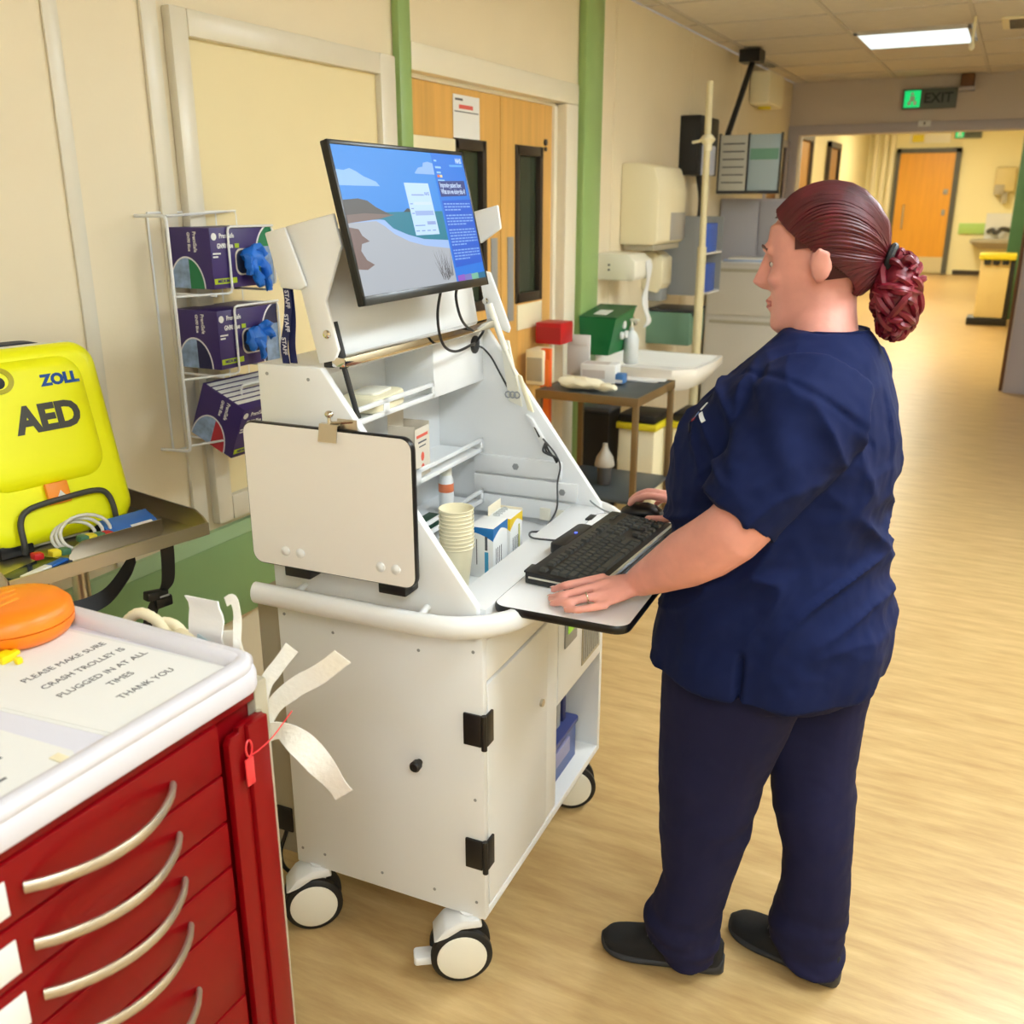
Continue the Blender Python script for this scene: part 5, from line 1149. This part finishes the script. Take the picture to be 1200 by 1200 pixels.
# ------------------------------------------------------------------ the person at the cart
person = thing('person', 'person in navy tunic and trousers standing at the cart, typing hand on tray', 'person', (-.34, 1.76, 0))
def bake(mb, voxel, smooth=4, fac=.5):
    me = bpy.data.meshes.new('tmp'); mb.bm.to_mesh(me); mb.bm.free()
    o = bpy.data.objects.new('tmp', me); COL.objects.link(o)
    r = o.modifiers.new('r', 'REMESH'); r.mode = 'VOXEL'; r.voxel_size = voxel
    if smooth: s = o.modifiers.new('s', 'SMOOTH'); s.factor = fac; s.iterations = smooth
    bpy.context.view_layer.update()
    out = bpy.data.meshes.new_from_object(o.evaluated_get(bpy.context.evaluated_depsgraph_get()))
    bpy.data.objects.remove(o); bpy.data.meshes.remove(me)
    return out
def finish(me, name, m, parent, fn=None):
    me.name = name
    if fn:
        co = [v.co.copy() for v in me.vertices]; no = [v.normal.copy() for v in me.vertices]
        for v, c_, n_ in zip(me.vertices, co, no): v.co = c_+n_*fn(c_, n_)
    me.materials.clear(); me.materials.append(m)
    me.polygons.foreach_set('use_smooth', [True]*len(me.polygons))
    return link(name, me, parent, True)
def hring(z, xf, xb, yc, hw, p=2.3, n=36, dz=None):
    o = []; cx, hx = (xf+xb)/2, (xb-xf)/2
    for k in range(n):
        a = 2*PI*k/n; c_, s_ = math.cos(a), math.sin(a)
        o.append((cx+hx*math.copysign(abs(c_)**(2/p), c_), yc+hw*math.copysign(abs(s_)**(2/p), s_), z+(dz(c_, s_) if dz else 0)))
    return o
def limb(mb, pts, n=20):                     # pts: (centre, radius or (r1,r2), ) following a path
    P = [Vector(p[0]) for p in pts]; rings = []; prev = None
    for i, p in enumerate(pts):
        d = (P[min(i+1, len(P)-1)]-P[max(i-1, 0)]).normalized()
        u = V(0, 1, 0) if prev is None else prev
        u = (u-d*u.dot(d)).normalized(); prev = u; v = d.cross(u)
        r1, r2 = p[1] if isinstance(p[1], tuple) else (p[1], p[1])
        rings.append([P[i]+u*r1*math.cos(2*PI*k/n)+v*r2*math.sin(2*PI*k/n) for k in range(n)])
    mb.ring_loft(rings)
    return mb
YC = 1.78
# ---- body (one continuous mesh)
bd_ = MB()
bd_.ring_loft([hring(z, xf+.018, xb-.018, YC, hw-.018) for z, xf, xb, hw in ((.72, -.50, -.14, .19), (.77, -.53, -.12, .21), (.83, -.53, -.115, .21), (.92, -.535, -.14, .20), (1.0, -.53, -.155, .195), (1.08, -.53, -.15, .19), (1.17, -.50, -.145, .19), (1.24, -.44, -.165, .175), (1.30, -.395, -.185, .15), (1.345, -.36, -.195, .10), (1.37, -.35, -.20, .085))])
limb(bd_, [((-.275, YC, 1.31), (.075, .065)), ((-.28, YC, 1.36), (.062, .058)), ((-.29, 1.795, 1.41), (.055, .056)), ((-.295, 1.80, 1.46), (.054, .056))])
# head, built facing +X then turned
HM = Matrix.Translation((-.305, 1.80, 1.502)) @ Matrix.Rotation(PI, 4, 'Z') @ Matrix.Rotation(R(8), 4, 'Y') @ Matrix.Rotation(R(0), 4, 'Z')
bd_.ball((-.008, 0, .022), (.096, .075, .096), 28, M=HM)
bd_.ring_loft([hring(z, xb, xf, 0, hw, 2.2) for z, xb, xf, hw in ((-.122, .03, .082, .022), (-.110, .005, .094, .036), (-.095, -.02, .094, .046), (-.075, -.03, .087, .053), (-.055, -.04, .087, .057), (-.03, -.05, .088, .064), (.0, -.05, .086, .068), (.035, -.05, .09, .070), (.07, -.04, .082, .062))], M=HM)
bd_.ring_loft([[(.076, -.010, .022), (.095, -.007, .024), (.095, .007, .024), (.076, .010, .022)], [(.076, -.014, -.005), (.106, -.009, .002), (.106, .009, .002), (.076, .014, -.005)], [(.074, -.022, -.032), (.121, -.013, -.026), (.121, .013, -.026), (.074, .022, -.032)], [(.076, -.014, -.044), (.103, -.009, -.041), (.103, .009, -.041), (.076, .014, -.044)]], M=HM)
for s_ in (-1, 1):
    bd_.tube([(.086, s_*.012, .028), (.086, s_*.03, .032), (.074, s_*.05, .026)], .009, 8, M=HM)          # brow ridge
    bd_.ball((.066, s_*.036, -.022), (.022, .022, .018), 12, M=HM)                                            # cheek
    bd_.tube([(-.008, s_*.074, -.035), (-.002, s_*.080, -.02), (-.004, s_*.084, .004), (-.014, s_*.086, .02), (-.026, s_*.084, .012), (-.024, s_*.080, -.012), (-.010, s_*.075, -.034)], .0058, 8, M=HM)
    bd_.ball((-.014, s_*.080, -.004), (.020, .008, .030), 14, M=HM)
bd_.tube([(.078, -.022, -.064), (.092, -.010, -.060), (.095, 0, -.0615), (.092, .010, -.060), (.078, .022, -.064)], .0055, 8, M=HM)
bd_.tube([(.078, -.020, -.070), (.090, -.009, -.074), (.093, 0, -.075), (.090, .009, -.074), (.078, .020, -.070)], .0065, 8, M=HM)
# left arm (near) with hand flat on the tray
W_l = V(-.548, 1.602, .917)
limb(bd_, [((-.265, 1.67, 1.27), .058), ((-.272, 1.622, 1.24), .060), ((-.30, 1.565, 1.17), .060), ((-.338, 1.535, 1.10), .056), ((-.362, 1.528, 1.068), .055), ((-.40, 1.532, 1.034), (.049, .055)), ((-.445, 1.548, .999), (.045, .052)), ((-.50, 1.575, .955), (.036, .040)), (tuple(W_l), (.030, .029))])
K = [V(-.630, 1.594, .910), V(-.617, 1.570, .908), V(-.604, 1.545, .900), V(-.592, 1.520, .890)]
MID = [V(-.672, 1.560, .903), V(-.664, 1.532, .895), V(-.650, 1.512, .891), V(-.627, 1.499, .884)]
T = [V(-.706, 1.563, .8855), V(-.702, 1.542, .8765), V(-.688, 1.519, .8765), V(-.652, 1.503, .8765)]
def offs(k): return V(0, 0, -.006)
# palm: loft from wrist to the knuckle row
def palm(mb, wrist, kn, wid, th, n=20):
    a = (kn[0]+kn[1]+kn[2]+kn[3])/4; ax = (kn[0]-kn[3]).normalized(); d = (a-wrist).normalized(); up = d.cross(ax).normalized()
    if up.z < 0: up = -up
    rings = []
    for t, w_, h_ in ((-.12, .62, 1.35), (.1, .66, 1.25), (.4, .88, 1.1), (.75, 1.0, .95), (1.0, 1.0, .8), (1.12, .92, .55)):
        c_ = wrist.lerp(a, t)-up*.004; rings.append([c_+ax*wid*w_*math.cos(2*PI*k/n)+up*th*h_*math.sin(2*PI*k/n) for k in range(n)])
    mb.ring_loft(rings); return ax, up
palm(bd_, W_l, K, .044, .0135)
for k in range(4):
    r_ = (.0088, .0090, .0086, .0076)[k]
    pp = bez([K[k]-(MID[k]-K[k])*.35, K[k], MID[k], T[k].lerp(MID[k], .45)+V(0, 0, .001), T[k]], 5)
    n = len(pp); bd_.tube(pp, [r_*(1.12-.30*(i/(n-1))**1.3) for i in range(n)], 12)
    bd_.ball(tuple(T[k]), r_*.86, 12)
    bd_.ball(tuple(MID[k]+V(0, 0, .0005)), r_*1.03, 12)
tp = bez([(-.575, 1.615, .905), (-.605, 1.628, .898), (-.640, 1.626, .892), (-.668, 1.610, .888)], 5); bd_.tube(tp, [.0125-.004*i/(len(tp)-1) for i in range(len(tp))], 12); bd_.ball(tuple(tp[-1]), .0085, 12)
# right arm with hand over the mouse
W_r = V(-.560, 2.085, .925)
limb(bd_, [((-.265, 1.89, 1.27), .058), ((-.272, 1.938, 1.24), .060), ((-.285, 2.02, 1.16), .060), ((-.31, 2.055, 1.09), .056), ((-.335, 2.065, 1.055), .055), ((-.39, 2.075, 1.015), (.049, .052)), ((-.46, 2.08, .975), (.043, .045)), (tuple(W_r), (.030, .027))])
KR = [V(-.640, 2.062, .938), V(-.645, 2.082, .943), V(-.643, 2.103, .940), V(-.636, 2.122, .930)]
palm(bd_, W_r, KR, .042, .0135)
MR = [V(-.690, 2.070, .938), V(-.697, 2.092, .943), V(-.692, 2.114, .934), V(-.672, 2.136, .915)]
TR = [V(-.742, 2.080, .909), V(-.748, 2.100, .909), V(-.735, 2.122, .900), V(-.700, 2.142, .886)]
for k in range(4):
    r_ = (.0088, .0090, .0086, .0076)[k]
    pp = bez([KR[k]-(MR[k]-KR[k])*.35, KR[k], MR[k], TR[k].lerp(MR[k], .4)+V(-.004, 0, .004), TR[k]], 5); n = len(pp)
    bd_.tube(pp, [r_*(1.12-.28*(i/(n-1))**1.3) for i in range(n)], 12); bd_.ball(tuple(TR[k]), r_*.86, 12)
tp = bez([(-.585, 2.066, .915), (-.612, 2.045, .906), (-.645, 2.036, .898), (-.682, 2.040, .893)], 5); bd_.tube(tp, [.0125-.004*i/(len(tp)-1) for i in range(len(tp))], 12); bd_.ball(tuple(tp[-1]), .0086, 12)
# legs and feet, inside the clothes
for (hx, hy), pts in (((-.38, 1.69), [(-.40, 1.685, .45, .075), (-.41, 1.685, .30, .055), (-.425, 1.687, .10, .042)]), ((-.27, 1.86), [(-.225, 1.82, .45, .072), (-.20, 1.812, .30, .052), (-.185, 1.808, .10, .042)])):
    limb(bd_, [((hx, hy, .74), .085)]+[((p[0], p[1], p[2]), p[3]) for p in pts])
for toe, heel in ((V(-.575, 1.668, .026), V(-.385, 1.703, .036)), (V(-.335, 1.838, .026), V(-.155, 1.785, .036))):
    limb(bd_, [(tuple(heel), (.030, .026)), (tuple(heel.lerp(toe, .4)), (.028, .022)), (tuple(heel.lerp(toe, .8)), (.028, .012)), (tuple(toe), (.016, .009))])
    bd_.cyl(heel.lerp(toe, .2)+V(0, 0, .0), heel.lerp(toe, .2)+V(0, 0, .09), .030, n=16)
me = bake(bd_, .0042, 5, .5)
body = finish(me, 'body', M_skin, person)
# eyes, lips
for s_ in (-1, 1):
    MB().ball((.0735, s_*.030, .003), (.0085, .0120, .0065), 14, M=HM).obj('eye', mat('eye_white_%d' % s_, (214, 204, 198), .3), person, world=True)
    MB().ball((.0805, s_*.030, .003), (.003, .0048, .0048), 12, M=HM).obj('iris', mat('iris_%d' % s_, (70, 60, 50), .15), person, world=True)
    MB().tube([(.092, s_*.014, .030), (.093, s_*.03, .036), (.080, s_*.05, .028)], (.0022, .0035), 8, up=(0, 0, 1), M=HM).obj('eyebrow', M_hair, person, world=True)
MB().tube([(.0835, -.020, -.064), (.0935, -.009, -.061), (.0965, 0, -.062), (.0935, .009, -.061), (.0835, .020, -.064)], (.004, .0035), 8, up=(0, 0, 1), M=HM).obj('upper_lip', mat('lip', (200, 112, 108), .4), person, world=True)
MB().tube([(.0835, -.019, -.068), (.0925, -.009, -.0715), (.0955, 0, -.072), (.0925, .009, -.0715), (.0835, .019, -.068)], (.0045, .004), 8, up=(0, 0, 1), M=HM).obj('lower_lip', MATS['lip'], person, world=True)
# finger nails and ring
for k in range(4):
    d = (T[k]-MID[k]).normalized(); sd = d.cross(V(0, 0, 1)).normalized(); upn = sd.cross(d)
    q = MB(); q.ball((0, 0, 0), (.0055, .0046, .0014), 12, M=frame(T[k]+upn*.0066+d*.001, d, sd)); q.obj('finger_nail', M_nail, person, world=True)
d = (MID[2]-K[2]).normalized(); u_ = d.orthogonal().normalized(); v_ = d.cross(u_); c0 = K[2].lerp(MID[2], .42)
MB().tube([c0+u_*.0101*math.cos(2*PI*k/24)+v_*.0101*math.sin(2*PI*k/24) for k in range(24)], .0014, 6, closed=True).obj('finger_ring', M_gold, person, world=True)
# ---- tunic
tn = MB()
TR_ = ((.735, -.556, -.110, .233), (.765, -.554, -.104, .231), (.80, -.550, -.101, .228), (.85, -.543, -.104, .223), (.92, -.534, -.127, .215), (1.0, -.534, -.148, .210), (1.08, -.546, -.140, .207), (1.14, -.541, -.135, .207), (1.20, -.521, -.138, .207), (1.25, -.488, -.147, .205), (1.30, -.440, -.163, .193), (1.335, -.402, -.178, .158), (1.36, -.376, -.19, .118), (1.385, -.352, -.206, .078))
tn.ring_loft([hring(z, xf, xb, YC, hw, 2.35) for z, xf, xb, hw in TR_])
def sleeve(mb, pts):
    P = [Vector(p[0]) for p in pts]
    limb(mb, pts+[(tuple(P[-1]-(P[-1]-P[-2])*.05), pts[-1][1]-.010), (tuple(P[-1]-(P[-1]-P[-2])*.55), pts[-1][1]-.012)], 28)
sleeve(tn, [((-.265, 1.665, 1.296), .092), ((-.272, 1.622, 1.262), .097), ((-.298, 1.585, 1.20), .088), ((-.330, 1.553, 1.143), .082), ((-.358, 1.535, 1.096), .078)])
sleeve(tn, [((-.265, 1.895, 1.296), .092), ((-.272, 1.938, 1.262), .097), ((-.290, 1.985, 1.20), .088), ((-.31, 2.02, 1.143), .082), ((-.325, 2.045, 1.096), .078)])
me = bake(tn, .0052, 4, .5)
SL0, SL1 = V(-.262, 1.64, 1.30), V(-.358, 1.535, 1.096)
def foldfn(c_, n_):
    d = 0.0
    # vertical drape folds low down, diagonal pulls round the armhole, fine noise
    a = math.atan2(c_.y-YC, c_.x+.33)
    low = max(0, min(1, (.98-c_.z)/.3))
    d += .014*low*noise.noise(V(a*3.0, c_.z*1.6, 3.1))
    rid = lambda v: (1-min(1, abs(v)*2.2))**2
    mid = max(0, 1-abs(c_.z-1.0)/.22)
    d += .018*mid*rid(noise.noise(V((c_.x+c_.z*.5)*5, (c_.z-c_.x*.7)*15, c_.y*4)))-.006*mid
    if c_.y < 1.72:                                           # pulls from the armhole to the shoulder and down the back
        up_ = max(0, 1-abs(c_.z-1.25)/.14)
        d += .018*up_*rid(noise.noise(V((c_.x*.9+c_.z*.45)*15, (c_.z-c_.x)*3.5, c_.y*5)))-.005*up_
    bk = max(0, min(1, (c_.x+.26)/.1))*max(0, 1-abs(c_.z-1.05)/.25)
    d += .016*bk*rid(noise.noise(V(c_.y*7, (c_.z+c_.x*.8)*13, 7.7)))
    d += .0016*noise.noise(c_*45)
    if c_.y < 1.62 and c_.z < .84:                        # side vent
        g_ = math.exp(-((c_.x+.335)/.005)**2); d -= .018*g_*min(1, (.84-c_.z)/.02)
    # armhole seam on the near side
    s_ = (c_-V(-.262, 1.60, 1.25)); t_ = s_.dot((SL1-SL0).normalized())
    if c_.y < 1.66 and c_.z > 1.05: d -= .004*math.exp(-((t_+.03)/.006)**2)
    return d
tunic = finish(me, 'tunic', M_navy, person, foldfn)
# collar flap, pocket edge, embroidery
from mathutils.bvhtree import BVHTree
bpy.context.view_layer.update()
Mp = mat_of(person)
tv = [Mp @ v.co for v in tunic.data.vertices]; tp_ = [list(p.vertices) for p in tunic.data.polygons]
bvh = BVHTree.FromPolygons(tv, tp_)
def onto(x, z, off=.001, y0=1.2):
    h = bvh.ray_cast(V(x, y0, z), V(0, 1, 0)); return (h[0]+h[1]*off, h[1]) if h[0] else (V(x, 1.6, z), V(0, -1, 0))
def ribbon_on(path, wd, m, name, off=.0012, parent=tunic):
    q = MB(); pts = []; sides = []
    for x, z in path:
        p, n_ = onto(x, z, off); pts.append(p); sides.append(n_)
    sd = []
    for i in range(len(pts)):
        d = (pts[min(i+1, len(pts)-1)]-pts[max(i-1, 0)]).normalized(); sd.append(d.cross(sides[i]))
    q.strip(pts, sd, wd, .0008); return q.obj(name, m, parent, world=True)
def seg(a, b_, n=8): return [(a[0]+(b_[0]-a[0])*k/n, a[1]+(b_[1]-a[1])*k/n) for k in range(n+1)]
M_navyd = mat('navy_seam', (12, 22, 56), .8)
ribbon_on(seg((-.486, 1.215), (-.450, 1.270)), .004, M_navyd, 'pocket_edge'); ribbon_on(seg((-.486, 1.215), (-.476, 1.206), 3), .004, M_navyd, 'pocket_edge')
ribbon_on(seg((-.459, 1.247), (-.452, 1.258), 3), .006, mat('thread_white', (225, 228, 230), .7), 'embroidery')
ribbon_on(seg((-.456, 1.244), (-.444, 1.234), 3), .008, MATS['thread_white'], 'embroidery')
ribbon_on(seg((-.462, 1.243), (-.476, 1.226), 3), .0018, mat('thread_pale_blue', (120, 150, 200), .7), 'embroidery')
ribbon_on(seg((-.480, 1.222), (-.472, 1.229), 3), .005, mat('thread_red', (150, 36, 64), .7), 'embroidery')
# collar band round the neck
cl = MB(); n = 36
rings = []
for z, k_, dz in ((1.352, 1.10, 0), (1.372, 1.02, 0), (1.388, .98, 0), (1.386, .93, 0)):
    rings.append(hring(z, -.285-.082*k_, -.285+.078*k_, 1.785, .076*k_, 2.0, n, lambda c_, s_: -.018*max(0, -c_)))
cl.ring_loft(rings, caps=False); cl.obj('collar', M_navy, tunic, world=True)
cf = MB(); cf.prism([(-.452, 1.258), (-.418, 1.305), (-.395, 1.318), (-.425, 1.262), (-.442, 1.248)], 1.715, 1.724, 'xz', .002); cf.obj('collar_flap', M_navyd, tunic, world=True)
# ---- trousers
trs = MB()
trs.ring_loft([hring(z, xf, xb, YC, hw, 2.3) for z, xf, xb, hw in ((.70, -.49, -.15, .185), (.76, -.515, -.13, .20), (.83, -.52, -.13, .20))])
LEGL = ((.78, -.51, -.20, 1.692, .105), (.70, -.515, -.235, 1.690, .102), (.60, -.513, -.262, 1.688, .098), (.49, -.511, -.298, 1.686, .094), (.36, -.503, -.318, 1.684, .087), (.24, -.487, -.344, 1.684, .080), (.165, -.508, -.356, 1.685, .080), (.12, -.526, -.360, 1.686, .080), (.085, -.520, -.362, 1.687, .079), (.055, -.492, -.362, 1.690, .077), (.035, -.462, -.362, 1.694, .074))
LEGR = ((.78, -.46, -.125, 1.868, .102), (.70, -.41, -.130, 1.863, .100), (.60, -.36, -.140, 1.848, .096), (.48, -.316, -.142, 1.835, .092), (.40, -.303, -.131, 1.825, .088), (.29, -.270, -.126, 1.817, .080), (.20, -.266, -.121, 1.812, .077), (.12, -.285, -.119, 1.810, .077), (.075, -.278, -.117, 1.807, .077), (.045, -.258, -.116, 1.802, .075), (.025, -.235, -.116, 1.797, .072))
for Lg in (LEGL, LEGR): trs.ring_loft([hring(z, xf, xb, y, hw, 2.15, 28) for z, xf, xb, y, hw in Lg])
me = bake(trs, .0062, 5, .5)
def tfold(c_, n_):
    low = max(0, min(1, (.26-c_.z)/.18)); left = c_.x < -.3
    d = .0045*noise.noise(V(c_.x*14, c_.y*9, c_.z*2.5))
    d += .007*low*noise.noise(V(c_.x*10+c_.z*9, c_.y*10, c_.z*34))
    d += .004*max(0, 1-abs(c_.z-.42)/.16)*noise.noise(V(c_.x*9, c_.y*9, c_.z*26-c_.x*22))
    return d+.0012*noise.noise(c_*50)
finish(me, 'trousers', M_navy2, person, tfold)
# ---- shoes
def shoe(toe, heel, lab):
    toe, heel = Vector(toe), Vector(heel); Lh = (toe-heel).length; F = frame((heel.x, heel.y, 0), toe-heel, V(0, 0, 1).cross(toe-heel))
    e_ = bpy.data.objects.new('shoe', None); COL.objects.link(e_); e_.empty_display_size = .02; e_.parent = person; e_['label'] = lab
    e_.location = Vector((heel.x, heel.y, 0))-Vector(person.location); e_.rotation_euler = (0, 0, math.atan2((toe-heel).y, (toe-heel).x))
    # local x = forward, y = left
    def smooth_rows(rows, n): return [tuple(v) for v in bez([Vector(r) for r in rows], n)]
    prof_ = smooth_rows(((0, .012, .034), (.03, .026, .036), (.14, .035, .033), (.35, .036, .027), (.5, .040, .026), (.68, .047, .025), (.84, .045, .026), (.94, .034, .029), (.985, .018, .031), (1.0, .006, .033)), 4)
    so = MB(); rings = []
    for t, w_, h_ in prof_:
        up0 = .012*max(0, (t-.8)/.2)**2; w_ = max(w_, .004)
        rings.append([(t*Lh, w_*1.04*math.cos(2*PI*k/20)*1.0, up0+max(0, min(1, .5+.62*math.sin(2*PI*k/20)))*(h_-up0)) for k in range(20)])
    so.ring_loft(rings); so.obj('sole', M_sole, e_, ang=50)
    up = MB(); rings = []
    for t, w_, h_ in smooth_rows(((.012, .012, .070), (.05, .027, .080), (.15, .034, .084), (.32, .036, .086), (.45, .038, .082), (.58, .042, .072), (.72, .044, .060), (.84, .042, .052), (.93, .033, .046), (.99, .010, .036)), 4):
        rings.append([(t*Lh, w_*math.cos(PI*k/16), .022+(h_-.022)*max(0, math.sin(PI*k/16))**.7) for k in range(17)])
    up.ring_loft(rings); up.obj('upper', M_shoe, e_, ang=70)
    for k in range(3):
        t = .50+.055*k; q = MB(); q.tube(bez([(t*Lh, -.034+.002*k, .062-.006*k), (t*Lh+.004, -.014, .082-.007*k), (t*Lh, .014, .082-.007*k), (t*Lh+.003, .034-.002*k, .062-.006*k)], 4), .0024, 6); q.obj('lace', M_dgrey, e_)
    if 'left' in lab:
        MB().box(.30*Lh, .42*Lh, .0365, .0385, .036, .050, .002).obj('side_tab', M_grey, e_)
shoe((-.618, 1.660, 0), (-.350, 1.708, 0), 'left shoe, nearer the cart'); shoe((-.372, 1.850, 0), (-.120, 1.775, 0), 'right shoe, set back')
# ---- hair, swept back into a tied bun
TIE = HM.inverted() @ V(-.198, 1.80, 1.505)
hs = MB()
hs.ball((-.010, 0, .024), (.1015, .081, .1015), 32)
dl = [v for v in hs.bm.verts if (v.co.x > .045 and v.co.z < .070) or (v.co.x > -.005 and v.co.z < .012) or (v.co.z < -.045 and v.co.x > -.06)]
bmesh.ops.delete(hs.bm, geom=dl, context='VERTS')
bmesh.ops.transform(hs.bm, matrix=HM, verts=hs.bm.verts)
hair = hs.obj('hair', M_hair, person, world=True)
sg = MB(); rnd = random.Random(4)
for i in range(150):
    a = R(-172+344*(i+.5)/150)                       # round the hairline: 0 = front
    yy = math.sin(a); xx = math.cos(a)
    zz = .070+.022*math.cos(a)-.056*(1-math.cos(a))**1.15; zz = max(zz, -.062)
    st = V(-.010+.098*xx, .079*yy, 0)
    sc_ = math.sqrt(max(.05, 1-((zz-.024)/.1015)**2)); st = V(-.010+.1015*xx*sc_, .081*yy*sc_, zz)
    pth = []; c_ = V(-.010, 0, .024)
    sh = lambda p: V((p.x-c_.x)/.1035, p.y/.083, (p.z-c_.z)/.1035)
    e0, e1 = sh(st).normalized(), sh(TIE).normalized(); lift = max(0, xx)
    for k in range(9):
        t = k/8; e_ = (e0*(1-t)+e1*t+V(0, 0, 1)*1.1*lift*math.sin(PI*t)+V(0, yy*.25*math.sin(PI*t), 0)).normalized()
        rr = 1+.012*math.sin(5*t+i*1.7)
        q_ = c_+V(e_.x*.1035, e_.y*.083, e_.z*.1035)*rr
        if k == 8: q_ = TIE
        pth.append(q_)
    sg.tube([HM @ p for p in bez(pth, 2)], [.0046-.0012*k/16 for k in range(17)], 6)
sg.obj('swept_strands', M_hair, hair, world=True)
MB().tube([V(-.190, 1.80, 1.505)+V(.012*math.cos(a*PI/8)*.4, .024*math.sin(a*PI/8), .022*math.cos(a*PI/8)) for a in range(16)], .007, 8, closed=True).obj('hair_tie', M_rubber, person, world=True)
bn = MB(); cB = V(-.172, 1.80, 1.447); rB = V(.036, .042, .066)
bn.ball(tuple(cB), tuple(rB), 20)
for i in range(95):
    a0, b0 = rnd.uniform(0, 2*PI), rnd.uniform(-1.2, 1.3); tw = rnd.choice((-1, 1))*rnd.uniform(.8, 1.9); lf = rnd.uniform(-1.5, .2); pth = []
    for k in range(8):
        t = k/7; a = a0+tw*t; b_ = max(-1.45, b0+lf*t*.9); s_ = 1.02+.10*math.sin(6*t+i)+.05*rnd.random()
        pth.append(cB+V(rB.x*s_*math.cos(b_)*math.cos(a), rB.y*s_*math.cos(b_)*math.sin(a), rB.z*s_*math.sin(b_)))
    bn.tube(bez(pth, 2), [.0022+.0046*math.sin(PI*min(1, (k+1.5)/17)) for k in range(15)], 6)
bn.obj('hair_bun', M_hair2, person, world=True)
